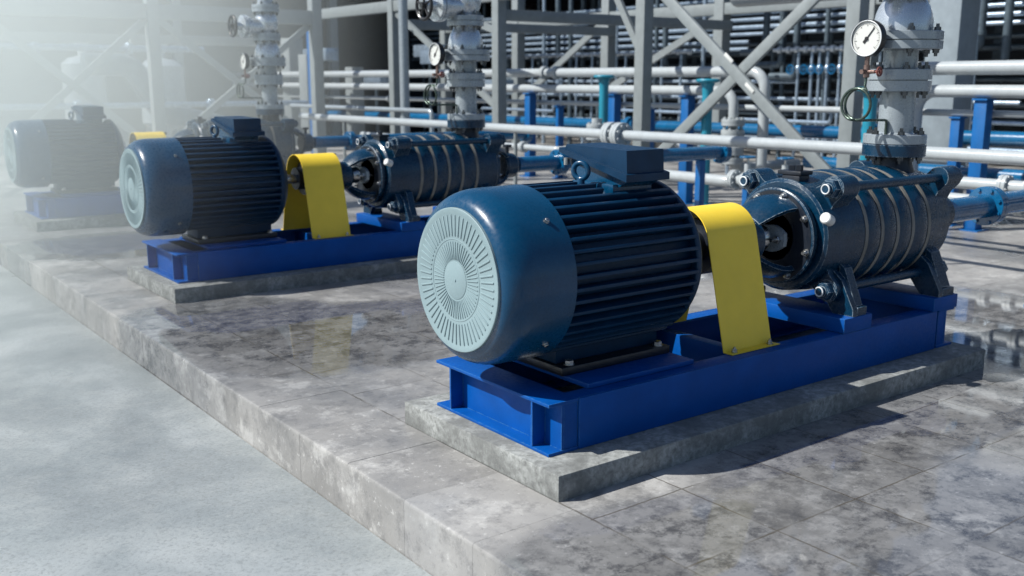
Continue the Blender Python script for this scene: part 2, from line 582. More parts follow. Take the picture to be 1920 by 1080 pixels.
for i in range(56):
    a = 2 * PI * i / 56
    rot = Matrix.Rotation(a, 3, 'X')
    b.box(-0.0822, -0.0775, YC + 0.170, YC + 0.252, ZC - 0.0036, ZC + 0.0036, 0.0026, rot, (0, YC, ZC))
    b.box(-0.0815, -0.0775, YC + 0.080, YC + 0.150, ZC - 0.0023, ZC + 0.0023, 0.0017, rot, (0, YC, ZC))
P(b, 'grille', 'grille', motor, 30)
for a in (43, 137, 223, 317):
    b = MB()
    d = Vector((0, math.cos(R(a)), math.sin(R(a))))
    p0 = Vector((0.16, YC, ZC)) + d * 0.344
    b.cyl(p0, p0 + d * 0.004, 0.013, seg=16)
    b.hexn(p0 + d * 0.004, d, 0.0095, 0.009)
    P(b, 'screw', 'steel', motor)
b = MB()
b.lathe([(0.985, 0.20), (1.0, 0.19), (1.01, 0.11), (1.05, 0.10), (1.05, 0)], (0, YC, ZC), 'X', 40)
b.cyl((1.0, YC, ZC), (1.62, YC, ZC), 0.036)
P(b, 'shaft', 'steel', motor)
b = MB()
b.lathe([(1.16, 0.05), (1.16, 0.085), (1.22, 0.085), (1.225, 0.13), (1.27, 0.13), (1.272, 0.12), (1.285, 0.12), (1.287, 0.13), (1.33, 0.13), (1.335, 0.085), (1.41, 0.085), (1.41, 0.05)], (0, YC, ZC), 'X', 40)
P(b, 'coupling', 'blackblue', motor)
# feet
b = MB()
b.box(0.312, 0.918, 0.362, 0.708, 0.327, 0.362, 0.004)
P(b, 'foot_plate', 'blackblue', motor)
for x in (0.372, 0.872):
    for y in (0.392, 0.676):
        b = MB()
        b.cyl((x, y, 0.3625), (x, y, 0.366), 0.024, seg=20)
        b.hexn((x, y, 0.366), 'Z', 0.0185, 0.016)
        P(b, 'bolt', 'steel', motor)
# eye bolt
b = MB()
b.torus((0.543, YC, 1.124), (0.93, 0.36, 0), 0.033, 0.0115, 32, 12)
b.cyl((0.543, YC, 1.062), (0.543, YC, 1.094), 0.020, 0.014, 20)
P(b, 'eye_bolt', 'motor', motor)
# terminal box: tilted joint between base and lid
b = MB()
b.box(0.60, 0.82, 0.40, 0.66, 1.02, 1.075, 0.006)
base_poly = [(0.395, 1.062), (0.66, 1.062), (0.715, 1.165), (0.345, 1.088)]
b.prism(base_poly, 'xz' if False else 'yz', 0.628, 0.806, 0.006)
tbox = P(b, 'terminal_box', 'motor', motor)
b = MB()
def joint(y):
    return 1.096 + (y - 0.33) * (1.190 - 1.096) / (0.735 - 0.33)
b.prism([(0.318, joint(0.318) - 0.004), (0.74, joint(0.74) - 0.004), (0.74, joint(0.74) + 0.016), (0.318, joint(0.318) + 0.026)], 'yz', 0.596, 0.838, 0.007)
b.prism([(0.334, joint(0.334) + 0.02), (0.722, joint(0.722) + 0.012), (0.712, 1.221), (0.340, 1.213)], 'yz', 0.614, 0.820, 0.008)
P(b, 'box_lid', 'fins', motor)
b = MB()
b.cyl((0.70, 0.675, 1.125), (0.70, 0.735, 1.105), 0.022, seg=16, bev=0.003)
P(b, 'cable_gland', 'motor', motor)
b = MB()
b.cyl((0.605, 0.70, 1.165), (0.605, 0.70, 1.135), 0.013, seg=12)
P(b, 'lid_screw', 'steel', motor)

# guard ----------------------------------------------------------
b = MB()
pts = [(0.217, 0.3065), (0.270, 0.3065)]
cy, cz, rr = YC, 0.772, 0.150
ang0 = math.atan2(0.134, 0.468)
for k in range(25):
    a = PI - ang0 * 0.9 - (PI - 2 * ang0 * 0.9) * k / 24
    pts.append((cy + rr * math.cos(a), cz + rr * math.sin(a)))
pts += [(2 * YC - 0.270, 0.3065), (2 * YC - 0.217, 0.3065)]
th = 0.004
outer = [Vector(q) for q in pts]
nrm = []
for i in range(len(outer)):
    a = outer[max(i - 1, 0)]
    c = outer[min(i + 1, len(outer) - 1)]
    t = (c - a).normalized()
    nrm.append(Vector((-t.y, t.x)))
up = [q + n * th for q, n in zip(outer, nrm)]
va = [[b.bm.verts.new((x, q.x, q.y)) for q in outer] for x in (1.158, 1.481)]
vb = [[b.bm.verts.new((x, q.x, q.y)) for q in up] for x in (1.158, 1.481)]
n = len(outer)
for i in range(n - 1):
    b.bm.faces.new((va[0][i], va[0][i + 1], va[1][i + 1], va[1][i]))
    b.bm.faces.new((vb[0][i], vb[1][i], vb[1][i + 1], vb[0][i + 1]))
    for e in (0, 1):
        b.bm.faces.new((va[e][i], vb[e][i], vb[e][i + 1], va[e][i + 1]))
for i in (0, n - 1):
    b.bm.faces.new((va[0][i], va[1][i], vb[1][i], vb[0][i]))
guard = P(b, 'coupling_guard', 'yellow', pump, 40)
for x in (1.20, 1.44):
    for y in (0.243, 2 * YC - 0.243):
        b = MB()
        b.cyl((x, y, 0.3108), (x, y, 0.3135), 0.0155, seg=18)
        b.hexn((x, y, 0.3135), 'Z', 0.0115, 0.012)
        b.cyl((x, y, 0.325), (x, y, 0.334), 0.006, seg=10)
        P(b, 'bolt', 'steel', guard)

# pump -----------------------------------------------------------
EY, EZ = 0.247, 0.246
ears = [(sy * EY, sz * EZ) for sy in (-1, 1) for sz in (-1, 1)]
b = MB()
# front drum and stage casing
b.lathe([(1.838, 0.0), (1.838, 0.262), (1.85, 0.276), (1.99, 0.290), (2.10, 0.296), (2.118, 0.296), (2.118, 0.285), (2.136, 0.285), (2.136, 0.294)]
        + [q for x in (2.258, 2.392, 2.525, 2.672) for q in ((x - 0.105, 0.303), (x - 0.07, 0.3055), (x - 0.035, 0.303), (x - 0.009, 0.294), (x - 0.009, 0.285), (x + 0.009, 0.285), (x + 0.009, 0.294))]
        + [(2.74, 0.29), (2.90, 0.275), (2.915, 0.26), (2.915, 0.0)], (0, YC, ZC), 'X', 72)
body = P(b, 'pump', 'cast', pump, 30)
for x in (2.127, 2.258, 2.392, 2.525, 2.672):
    b = MB()
    prof = [(-0.0085, 0.2868), (0.0085, 0.2868), (0.0125, 0.2985), (-0.0125, 0.2985)]
    b.lathe([(x + t, r) for t, r in prof], (0, YC, ZC), 'X', 72, closed=True)
    P(b, 'gasket_ring', 'gasket', body)
# ears with tie rods
def ear_piece(x0, x1, name):
    for sy, sz in ears:
        e = MB()
        d = Vector((sy, sz)).normalized()
        pr = Vector((-d.y, d.x))
        c = Vector((YC + sy, ZC + sz))
        poly = []
        for q in (c - d * 0.20 + pr * 0.115, c - d * 0.05 + pr * 0.058):
            poly.append((q.x, q.y))
        for k in range(11):
            a = PI / 2 - PI * k / 10
            q = c + d * (0.058 * math.cos(a)) + pr * (0.058 * math.sin(a))
            poly.append((q.x, q.y))
        for q in (c - d * 0.05 - pr * 0.058, c - d * 0.20 - pr * 0.115):
            poly.append((q.x, q.y))
        e.prism(poly, 'yz', x0, x1 if (sz > 0 or x0 < 2.5) else x1 - 0.07, 0.008)
        P(e, name, 'cast', body, 30)
ear_piece(1.905, 2.03, 'lug')
ear_piece(2.80, 2.93, 'lug')
for sy, sz in ears:
    y, z = YC + sy, ZC + sz
    b = MB()
    xe = 2.932 if sz > 0 else 2.862
    b.cyl((1.842, y, z), (xe + 0.055, y, z), 0.0245, seg=20, bev=0.003)
    for x, hh in ((1.863, 0.040), (xe, 0.040)):
        b.hexn((x + hh, y, z) if x < 2 else (x, y, z), '-X' if x < 2 else 'X', 0.047, hh)
        b.cyl((x + hh, y, z) if x < 2 else (x - 0.004, y, z), (x + hh + 0.003, y, z) if x < 2 else (x, y, z), 0.052, seg=24)
    tr = P(b, 'tie_rod', 'cast', body)
    b = MB()
    b.torus((1.8425, y, z), 'X', 0.0215, 0.0036, 28, 8)
    P(b, 'rod_rim', 'rim', body)
# bearing bracket (front) and its twin at the rear
def bracket(sign, xf, name):
    """xf = x of the bolted flange face, hub towards sign"""
    X = lambda t: xf + sign * t
    e = MB()
    e.lathe([(X(0.0), 0.12), (X(0.0), 0.234), (X(0.004), 0.236), (X(0.028), 0.236), (X(0.032), 0.230), (X(0.032), 0.165)], (0, YC, ZC), 'X', 64)
    e.lathe([(X(0.032), 0.167), (X(0.032), 0.12), (X(0.028), 0.12)], (0, YC, ZC), 'X', 64)
    prof = [(X(0.0336), 0.205), (X(0.075), 0.204), (X(0.12), 0.194), (X(0.165), 0.172), (X(0.205), 0.140), (X(0.235), 0.114), (X(0.235), 0.088), (X(0.19), 0.118), (X(0.15), 0.150), (X(0.08), 0.180), (X(0.0336), 0.178)]
    # windows towards both sides: two bell sectors, above and below
    for a0, a1 in ((R(47), R(133)), (R(227), R(313))):
        # frame_of X axis: u = z x x = y ; v = z
        e.lathe(prof, (0, YC, ZC), 'X', 22, a0, a1, closed=True)
    e.lathe([(X(0.205), 0.0), (X(0.205), 0.095), (X(0.225), 0.112), (X(0.32), 0.108), (X(0.335), 0.098), (X(0.335), 0.06), (X(0.32), 0.05), (X(0.32), 0.0)], (0, YC, ZC), 'X', 48)
    o = P(e, name, 'cast', body, 30)
    e = MB()
    e.lathe([(X(0.0322), 0.12), (X(0.0322), 0.224), (X(0.0335), 0.224), (X(0.0335), 0.12)], (0, YC, ZC), 'X', 64, closed=True)
    P(e, 'flange_face', 'blackblue', body, 30)
    return o
br = bracket(-1, 1.822, 'bearing_bracket')
bracket(1, 2.925, 'bearing_bracket')
for xf, s in ((1.7883, -1), (2.9587, 1)):
    for k in range(8):
        a = 2 * PI * (k + 0.35) / 8
        c = (xf, YC + 0.209 * math.cos(a), ZC + 0.209 * math.sin(a))
        b = MB()
        b.cyl(c, (xf + s * 0.003, c[1], c[2]), 0.0175, seg=18)
        b.hexn((xf + s * 0.003, c[1], c[2]), (s, 0, 0), 0.0145, 0.014)
        b.cyl((xf + s * 0.017, c[1], c[2]), (xf + s * 0.028, c[1], c[2]), 0.008, seg=12)
        P(b, 'flange_bolt', 'steel', body)
b = MB()
b.cyl((1.44, YC, ZC), (1.86, YC, ZC), 0.040, seg=28)
b.lathe([(1.615, 0.042), (1.66, 0.064), (1.69, 0.066), (1.70, 0.042)], (0, YC, ZC), 'X', 28)
P(b, 'pump_shaft', 'steel', body)
b = MB()   # lozenge gland plate with two studs
poly = []
for k in range(24):
    a = 2 * PI * k / 24
    ry = 0.125 if abs(math.cos(a)) > 0.9 else 0.06 + 0.06 * abs(math.cos(a)) ** 2
    poly.append((YC + ry * math.cos(a), ZC + ry * math.sin(a)))
b.prism(poly, 'yz', 1.715, 1.74, 0.004)
P(b, 'gland_plate', 'greyp', body)
for sy in (-0.09, 0.09):
    b = MB()
    b.cyl((1.66, YC + sy, ZC), (1.80, YC + sy, ZC), 0.0085, seg=12)
    b.hexn((1.715, YC + sy, ZC), '-X', 0.019, 0.018)
    P(b, 'gland_stud', 'steel', body)
# feet
def foot(x0, x1):
    for s in (-1, 1):
        e = MB()
        y = lambda t: YC + s * t
        e.prism([(y(0.13), 0.60), (y(0.25), 0.585), (y(0.298), 0.545), (y(0.372), 0.412), (y(0.372), 0.378), (y(0.26), 0.378), (y(0.19), 0.47), (y(0.13), 0.48)], 'yz', x0, x0 + 0.035, 0.006)
        e.prism([(y(0.255), 0.62), (y(0.285), 0.60), (y(0.36), 0.424), (y(0.335), 0.424), (y(0.26), 0.56)], 'yz', x0 + 0.036, x1 - 0.02, 0.005)
        e.box(x0 + 0.0355, x1, y(0.24), y(0.374), 0.3775, 0.42, 0.005)
        e.cyl((x1 - 0.035, y(0.315), 0.4205), (x1 - 0.035, y(0.315), 0.4235), 0.021, seg=18)
        P(e, 'pump_foot', 'cast', body, 30)
foot(1.945, 2.055)
foot(2.69, 2.83)
for x in (2.02, 2.795):
    for s in (-1, 1):
        b = MB()
        b.hexn((x, YC + s * 0.315, 0.424), 'Z', 0.016, 0.016)
        P(b, 'foot_bolt', 'bolt', body)
# oil cup, white plug, vents
b = MB()
b.box(1.865, 1.945, 0.455, 0.56, 0.985, 1.035, 0.005)
b.box(1.86, 1.955, 0.445, 0.585, 1.036, 1.056, 0.004)
b.cyl((1.885, 0.475, 1.0565), (1.885, 0.475, 1.085), 0.02, seg=6)
b.cyl((1.925, 0.545, 1.0565), (1.925, 0.545, 1.078), 0.02, seg=6)
P(b, 'oil_cup', 'blackblue', body)
b = MB()
b.cyl((1.856, 0.258, 0.838), (1.798, 0.247, 0.860), 0.027, seg=24, bev=0.005)
P(b, 'white_plug', 'white_plug', body)
b = MB()
b.cyl((1.51, 0.60, 0.84), (1.51, 0.61, 0.885), 0.016, seg=12)
b.box(1.48, 1.545, 0.585, 0.64, 0.885, 0.915, 0.004)
P(b, 'breather_cap', 'blackblue', body)
b = MB()
b.cyl((3.20, YC, 0.85), (3.20, YC, 0.90), 0.016, seg=12)
b.box(3.17, 3.23, YC - 0.03, YC + 0.03, 0.90, 0.925, 0.004)
P(b, 'breather_cap', 'blackblue', body)
# discharge nozzle
DX = 2.762
b = MB()
b.lathe([(0.93, 0.135), (1.0, 0.115), (1.05, 0.098), (1.088, 0.094)], (DX, YC, 0), 'Z', 40)
P(b, 'nozzle', 'blackblue', body)
b = MB()
b.lathe([(1.0885, 0.160), (1.0915, 0.163), (1.150, 0.163), (1.153, 0.160)], (DX, YC, 0), 'Z', 48)
P(b, 'nozzle_flange', 'cast', body)

pump2 = copy_tree(pump)
pump2.location = (OFF[0], OFF[1] + S, OFF[2])
tag(pump2, 'middle blue motor and pump set with yellow guard, behind the front motor', 'pump', 'pump sets in a row')
pump3 = copy_tree(pump)
pump3.location = (OFF[0], OFF[1] + 2 * S, OFF[2])
tag(pump3, 'farthest pump set, its motor bleached by white mist', 'pump', 'pump sets in a row')

# ------------------------------------------------------------------ discharge stacks
SO = (DX, YC, 1.1535)
stack = thing('valve_stack', 'grey valve stack with gauge rising from the nearest pump', 'pipe', SO, 'valve stacks above the pumps')
def SP(mb, name, mat, parent, ang=35):
    return mb.build(name, mat, parent, SO, ang)
def flange_pair(z0, z1, rad, nb, single=False, rb=None, lowz=None):
    e = MB()
    zm = (z0 + z1) / 2
    if single:
        e.lathe([(z0, rad - 0.003), (z0 + 0.003, rad), (z1 - 0.003, rad), (z1, rad - 0.003)], (DX, YC, 0), 'Z', 56)
    else:
        e.lathe([(z0, rad - 0.003), (z0 + 0.003, rad), (zm - 0.003, rad), (zm - 0.003, rad - 0.02), (zm + 0.003, rad - 0.02), (zm + 0.003, rad), (z1 - 0.003, rad), (z1, rad - 0.003)], (DX, YC, 0), 'Z', 56)
    f = SP(e, 'flange', 'greyp', stack)
    lo = lowz if lowz is not None else z0
    for k in range(nb):
        a = 2 * PI * (k + 0.767) / nb
        c = ((rb or rad - 0.028))
        x, y = DX + c * math.cos(a), YC + c * math.sin(a)
        e = MB()
        e.lathe([(lo - 0.036, 0.0085), (lo - 0.020, 0.0090), (lo - 0.0195, 0.0165), (lo - 0.003, 0.0175), (lo - 0.0028, 0.020), (lo, 0.020), (lo, 0.009),
                 (z1, 0.009), (z1, 0.020), (z1 + 0.0028, 0.020), (z1 + 0.003, 0.0175), (z1 + 0.0195, 0.0165), (z1 + 0.020, 0.0090), (z1 + 0.036, 0.0085)], (x, y, 0), 'Z', 6)
        SP(e, 'flange_bolt', 'bolt', f)
    return f
e = MB()
e.lathe([(1.2055, 0.100), (1.215, 0.0905), (1.425, 0.0905), (1.4295, 0.098)], (DX, YC, 0), 'Z', 40)
SP(e, 'lower_pipe', 'greyp', stack)
e = MB()
e.lathe([(1.5455, 0.096), (1.552, 0.088), (1.64, 0.088), (1.6445, 0.096)], (DX, YC, 0), 'Z', 40)
SP(e, 'spool_pipe', 'greyp', stack)
flange_pair(1.1545, 1.205, 0.162, 6, single=True, lowz=1.0875)
flange_pair(1.43, 1.545, 0.163, 6)
flange_pair(1.645, 1.738, 0.203, 6)
e = MB()
prof = [(1.7385, 0.150), (1.755, 0.150), (1.79, 0.148), (1.83, 0.140), (1.865, 0.127), (1.89, 0.112), (1.905, 0.104), (1.9295, 0.102)]
e.lathe(prof, (DX, YC, 0), 'Z', 48)
SP(e, 'check_valve', 'silver', stack)
flange_pair(1.93, 2.015, 0.155, 6)
e = MB()
e.lathe([(2.0155, 0.10), (2.04, 0.105), (2.08, 0.125), (2.13, 0.135), (2.18, 0.125), (2.22, 0.105), (2.2495, 0.10)], (DX, YC, 0), 'Z', 40)
e.lathe([(0.0, 0.10), (0.16, 0.095), (0.20, 0.10)], (DX - 0.03, YC, 2.085), '-X', 36)
gate = SP(e, 'gate_valve', 'silver', stack)
e = MB()
e.lathe([(0.0, 0.125), (0.03, 0.128), (0.033, 0.118), (0.04, 0.118), (0.043, 0.128), (0.07, 0.125), (0.085, 0.05), (0.16, 0.032), (0.17, 0.0)], (DX - 0.2305, YC, 2.085), '-X', 40)
SP(e, 'bonnet', 'silver', gate)
e = MB()
wx = DX - 0.405
e.torus((wx, YC, 2.085), 'X', 0.112, 0.0145, 40, 10)
for k in range(5):
    a = 2 * PI * k / 5 + 0.3
    e.cyl((wx, YC, 2.085), (wx, YC + 0.11 * math.cos(a), 2.085 + 0.11 * math.sin(a)), 0.010, seg=8)
e.cyl((wx - 0.03, YC, 2.085), (wx + 0.025, YC, 2.085), 0.024, seg=14)
SP(e, 'handwheel', 'black', gate)
flange_pair(2.25, 2.335, 0.155, 6)
e = MB()
e.lathe([(2.3355, 0.10), (2.36, 0.09), (3.55, 0.09)], (DX, YC, 0), 'Z', 32)
SP(e, 'upper_pipe', 'greyp', stack)
# pressure gauge on its siphon coil
GX, GY = 2.462, 0.545
e = MB()
e.lathe([(-0.045, 0.060), (-0.045, 0.086), (-0.035, 0.0925), (0.0, 0.0935), (0.005, 0.092), (0.005, 0.0885), (0.0, 0.088), (-0.03, 0.088)], (GX, GY, 1.697), '-X', 48)
e.lathe([(-0.045, 0.0), (-0.045, 0.084), (-0.010, 0.084), (-0.010, 0.0)], (GX, GY, 1.697), '-X', 48)
gauge = SP(e, 'pressure_gauge', 'black', stack)
e = MB()
e.lathe([(-0.009, 0.0), (-0.009, 0.0875), (-0.004, 0.0875), (-0.004, 0.0)], (GX, GY, 1.697), '-X', 48)
SP(e, 'dial_face', 'dial', gauge)
e = MB()
e.torus((GX - 0.0045, GY, 1.697), 'X', 0.0880, 0.0024, 48, 8)
SP(e, 'bezel_ring', 'rim', gauge)
e = MB()
for k in range(41):
    a = R(225 - 270 * k / 40)
    big = k % 5 == 0
    rot = Matrix.Rotation(-a, 3, 'X')
    # dial seen from -X: +y is to the left
    c = (GX - 0.0035, GY, 1.697)
    e.box(GX + 0.0025, GX + 0.0038, GY - 0.075, GY - (0.060 if big else 0.068), 1.697 - (0.0013 if big else 0.0007), 1.697 + (0.0013 if big else 0.0007), 0, Matrix.Rotation(-a, 3, 'X'), (GX, GY, 1.697))
na = R(52)
dv = Vector((0, -math.cos(na), math.sin(na)))
c = Vector((GX + 0.0005, GY, 1.697))
e.beam(c - dv * 0.020, c + dv * 0.066, 0.0016, 0.0050, dv.cross(Vector((1, 0, 0))))
e.beam(c - dv * 0.028, c - dv * 0.004, 0.0018, 0.013, dv.cross(Vector((1, 0, 0))))
e.cyl(c + Vector((0.002, 0, 0)), c - Vector((0.004, 0, 0)), 0.009, seg=16)
SP(e, 'needle', 'black', gauge)
e = MB()
e.cyl((GX + 0.02, GY, 1.605), (GX + 0.02, GY, 1.565), 0.012, seg=6)
e.cyl((GX + 0.02, GY, 1.565), (GX + 0.02, GY, 1.50), 0.016, seg=14, bev=0.003)
e.cyl((GX + 0.02, GY, 1.53), (GX + 0.02, GY - 0.05, 1.53), 0.010, seg=12)
e.cyl((GX + 0.055, GY, 1.53), (GX - 0.025, GY, 1.53), 0.013, seg=6)
cock = SP(e, 'gauge_cock', 'brass', stack)
e = MB()
wc = (GX + 0.02, GY - 0.075, 1.53)
e.torus(wc, 'Y', 0.021, 0.005, 20, 8)
for k in range(3):
    a = PI * k / 3
    e.cyl((wc[0] - 0.02 * math.cos(a), wc[1], wc[2] - 0.02 * math.sin(a)), (wc[0] + 0.02 * math.cos(a), wc[1], wc[2] + 0.02 * math.sin(a)), 0.003, seg=6)
e.cyl((wc[0], wc[1] - 0.012, wc[2]), (wc[0], GY - 0.05, wc[2]), 0.006, seg=10)
SP(e, 'cock_handle', 'redwheel', cock)
e = MB()
cc = Vector((2.396, GY, 1.366))
path = [(GX + 0.02, GY, 1.50), (GX + 0.015, GY, 1.455)]
turns = 1.55
st = R(62)
for k in range(49):
    # circle faces -X; seen from -X, +y lies left
    a = st - 2 * PI * turns * k / 48 * -1
    path.append((cc.x + 0.045 - 0.045 * k / 48, cc.y - 0.080 * math.cos(a), cc.z + 0.080 * math.sin(a)))
path += [(cc.x + 0.06, GY - 0.0, 1.283), (2.64, GY - 0.02, 1.281), (2.66, GY - 0.02, 1.278), (2.66, GY - 0.02, 1.206)]
e.tube(path, 0.0075, 0, 10)
SP(e, 'siphon_coil', 'coil', stack, 60)

for k, d in ((1, 'grey valve stack with black handwheel rising from the middle pump'), (2, 'hazy grey valve stack above the farthest pump, partly veiled by mist')):
    o = copy_tree(stack)
    o.location = (SO[0], SO[1] + k * S, SO[2])
    tag(o, d, 'pipe', 'valve stacks above the pumps')

# ------------------------------------------------------------------ blue suction pipes
def ring_flange(e, p, ax, rad, h, r_in, nb=8, bolts=True):
    a, u, w = frame_of(AX.get(ax, ax) if isinstance(ax, str) else ax)
    p = Vector(p)
    e.lathe([(-h / 2, r_in), (-h / 2, rad - 0.003), (-h / 2 + 0.003, rad), (-0.002, rad), (-0.002, rad - 0.012), (0.002, rad - 0.012), (0.002, rad), (h / 2 - 0.003, rad), (h / 2, rad - 0.003), (h / 2, r_in)], p, tuple(a), 40)
    if bolts:
        for k in range(nb):
            t = 2 * PI * (k + 0.5) / nb
            c = p + (u * math.cos(t) + w * math.sin(t)) * ((rad + r_in) / 2 + 0.006)
            br_ = (rad - r_in) * 0.24
            e.hexn(c + a * (h / 2), tuple(a), br_, br_ * 1.1)
            e.hexn(c - a * (h / 2), tuple(-a), br_, br_ * 1.1)

PO = (3.335, YC, ZC)
def suction(length, label, k):
    t = thing('suction_pipe', label, 'pipe', (PO[0], PO[1] + k * S, PO[2]), 'blue pipes behind the pumps')
    e = MB()
    e.cyl((3.30, YC, ZC), (3.30 + length, YC, ZC), 0.071, seg=32)
    e.build('pipe_run', 'bluepipe', t, PO)
    for x in (3.795, 3.30 + length - 0.04):
        e = MB()
        ring_flange(e, (x, YC, ZC), 'X', 0.118, 0.075, 0.0705)
        e.build('flange', 'bluepipe', t, PO)
    for x in (4.62, 5.7):
        e = MB()
        e.box(x - 0.04, x + 0.04, YC - 0.035, YC + 0.035, 0.012, ZC - 0.069, 0.004)
        e.box(x - 0.08, x + 0.08, YC - 0.08, YC + 0.08, 0.0, 0.0115)
        e.build('support_leg', 'post', t, PO)
    return t
suction(3.6, 'blue pipe leaving the nearest pump towards the right edge', 0)
suction(2.75, 'blue pipe leaving the middle pump, passing behind the front terminal box', 1)
suction(3.3, 'blue pipe leaving the farthest pump, seen above the middle pump', 2)

# ------------------------------------------------------------------ pipework behind
def pipe(name, label, path, r, mat, bend=0.15, group=None, flanges=(), fmat=None, cat='pipe', seg=16, extra=None):
    off = tuple(path[0])
    e = MB()
    e.tube(path, r, bend, seg)
    if not flanges:
        o = e.build(name, mat, None, off)
        o.location = path[0]
        return tag(o, label, cat, group)
    t = thing(name, label, cat, path[0], group)
    e.build('pipe_run', mat, t, off)
    for (p, ax, rad, h) in flanges:
        e = MB()
        ring_flange(e, p, ax, rad, h, r * 0.98)
        e.build('flange', fmat or mat, t, off)
    if extra:
        extra(t, off)
    return t

GP = 'pale pipes running along the pipe rack'
pipe('steam_pipe', 'long white pipe with a fat coupling crossing just behind the pumps', [(5.0, -6, 0.965), (5.0, 12.67, 0.91)], 0.0505, 'whitepipe', 0, GP,
     [((5.0, 5.10, 0.931), 'Y', 0.128, 0.09), ((5.0, 5.24, 0.931), 'Y', 0.128, 0.09)])
for y in (11.2, 6.9, 2.1, -2.0):
    o = MB().cyl((5.0, y, 0.012), (5.0, y, 0.965 - (y + 6) * 0.00295 - 0.0505), 0.022, seg=12).box(4.93, 5.07, y - 0.07, y + 0.07, 0, 0.0115)
    tag(o.build('pipe_stand', 'frame'), 'slim grey stand under the long white pipe', 'pipe stand', 'slim stands under the long white pipe')
pipe('upper_pipe', 'upper pale rack pipe with twin couplings, left of the cross brace', [(7.6, 22, 1.60), (7.6, 5.40, 1.585), (7.6, 5.40, 0.25), (9.4, 5.40, 0.25)], 0.066, 'whitepipe', 0.22, GP,
     [((7.6, 9.62, 1.589), 'Y', 0.098, 0.075), ((7.6, 9.33, 1.589), 'Y', 0.098, 0.075)])
pipe('lower_pipe', 'second pale rack pipe on blue posts, left of the cross brace', [(7.6, 22, 1.36), (7.6, 5.87, 1.35), (7.6, 5.87, 0.40), (8.9, 5.87, 0.40)], 0.063, 'whitepipe', 0.20, GP,
     [((7.6, 5.87, 0.83), 'Z', 0.145, 0.10), ((7.6, 5.87, 0.97), 'Z', 0.145, 0.08), ((7.6, 5.87, 0.62), 'Z', 0.145, 0.10), ((7.6, 5.87, 0.50), 'Z', 0.145, 0.08)])
pipe('upper_pipe', 'uppermost pale pipe at the right edge, behind the nearest valve stack', [(7.6, 3.9, 1.60), (7.6, -6, 1.63)], 0.069, 'whitepipe', 0.2, GP)
pipe('lower_pipe', 'pale bent pipe at the right edge, below the uppermost one', [(7.6, 3.40, 0.30), (7.6, 3.40, 1.375), (7.6, -6, 1.39)], 0.064, 'whitepipe', 0.2, GP)
pipe('thin_pipe', 'thin pale pipe low on the rack behind the blue posts', [(7.75, 20, 1.12), (7.75, -6, 1.175)], 0.036, 'whitepipe', 0, GP,
     [((7.75, 13.9, 1.13), 'Y', 0.062, 0.06), ((7.75, 14.6, 1.13), 'Y', 0.062, 0.06)])
pipe('grey_pipe', 'dull grey pipe dropping at its end, left behind the middle valve stack', [(5.9, 15.0, 1.02), (5.9, 10.15, 1.035), (5.9, 10.15, 0.0)], 0.034, 'greyp', 0.07, GP)
pipe('ground_pipe', 'white pipe near the ground under the middle blue pipe', [(6.0, 12.5, 0.60), (6.0, 7.3, 0.62), (6.9, 7.3, 0.62)], 0.040, 'whitepipe', 0.1, GP,
     [((6.0, 8.05, 0.617), 'Y', 0.075, 0.06)])
pipe('ground_pipe', 'fat grey bent pipe on a blue leg, right of the front terminal box', [(6.3, 7.05, 0.0), (6.3, 7.05, 0.40), (6.3, 4.62, 0.405), (7.8, 4.62, 0.41)], 0.062, 'whitepipe', 0.22, GP)
pipe('ground_pipe', 'white pipe at knee height behind the nearest pump casing', [(6.1, 3.0, 0.62), (6.1, -5, 0.66)], 0.052, 'whitepipe', 0.1, GP,
     [((6.1, 1.40, 0.635), 'Y', 0.085, 0.07), ((6.1, 1.62, 0.635), 'Y', 0.085, 0.07)])
pipe('ground_pipe', 'lowest white pipe on the right with chunky flanges', [(6.6, 3.4, 0.42), (6.6, -5, 0.45)], 0.050, 'whitepipe', 0.1, GP,
     [((6.6, 1.95, 0.425), 'Y', 0.10, 0.08), ((6.6, 1.72, 0.425), 'Y', 0.10, 0.08)])
pipe('elbow_pipe', 'white elbow turning into the ground behind the yellow guard', [(4.35, 3.28, 0.0), (4.35, 3.28, 0.30), (6.2, 3.28, 0.30)], 0.075, 'whitepipe', 0.16, GP)
pipe('tall_pipe', 'tall round grey pipe standing left of the middle valve stack', [(6.0, 11.08, 0.0), (6.0, 11.08, 4.2)], 0.074, 'greyp', 0, None, [((6.0, 11.08, 0.05), 'Z', 0.12, 0.06)])
pipe('blue_main', 'long dark blue main low behind the columns', [(9.0, 22, 0.66), (9.0, -6, 0.93)], 0.085, 'bluepipe', 0, None,
     [((9.0, 9.2, 0.783), 'Y', 0.13, 0.09), ((9.0, 4.8, 0.826), 'Y', 0.13, 0.09)])
pipe('blue_main', 'lower blue main near the ground, beside white flanged valves', [(8.2, 5.2, 0.50), (8.2, -6, 0.55)], 0.075, 'bluepipe', 0, None,
     [((8.2, 4.6, 0.503), 'Y', 0.12, 0.09)])

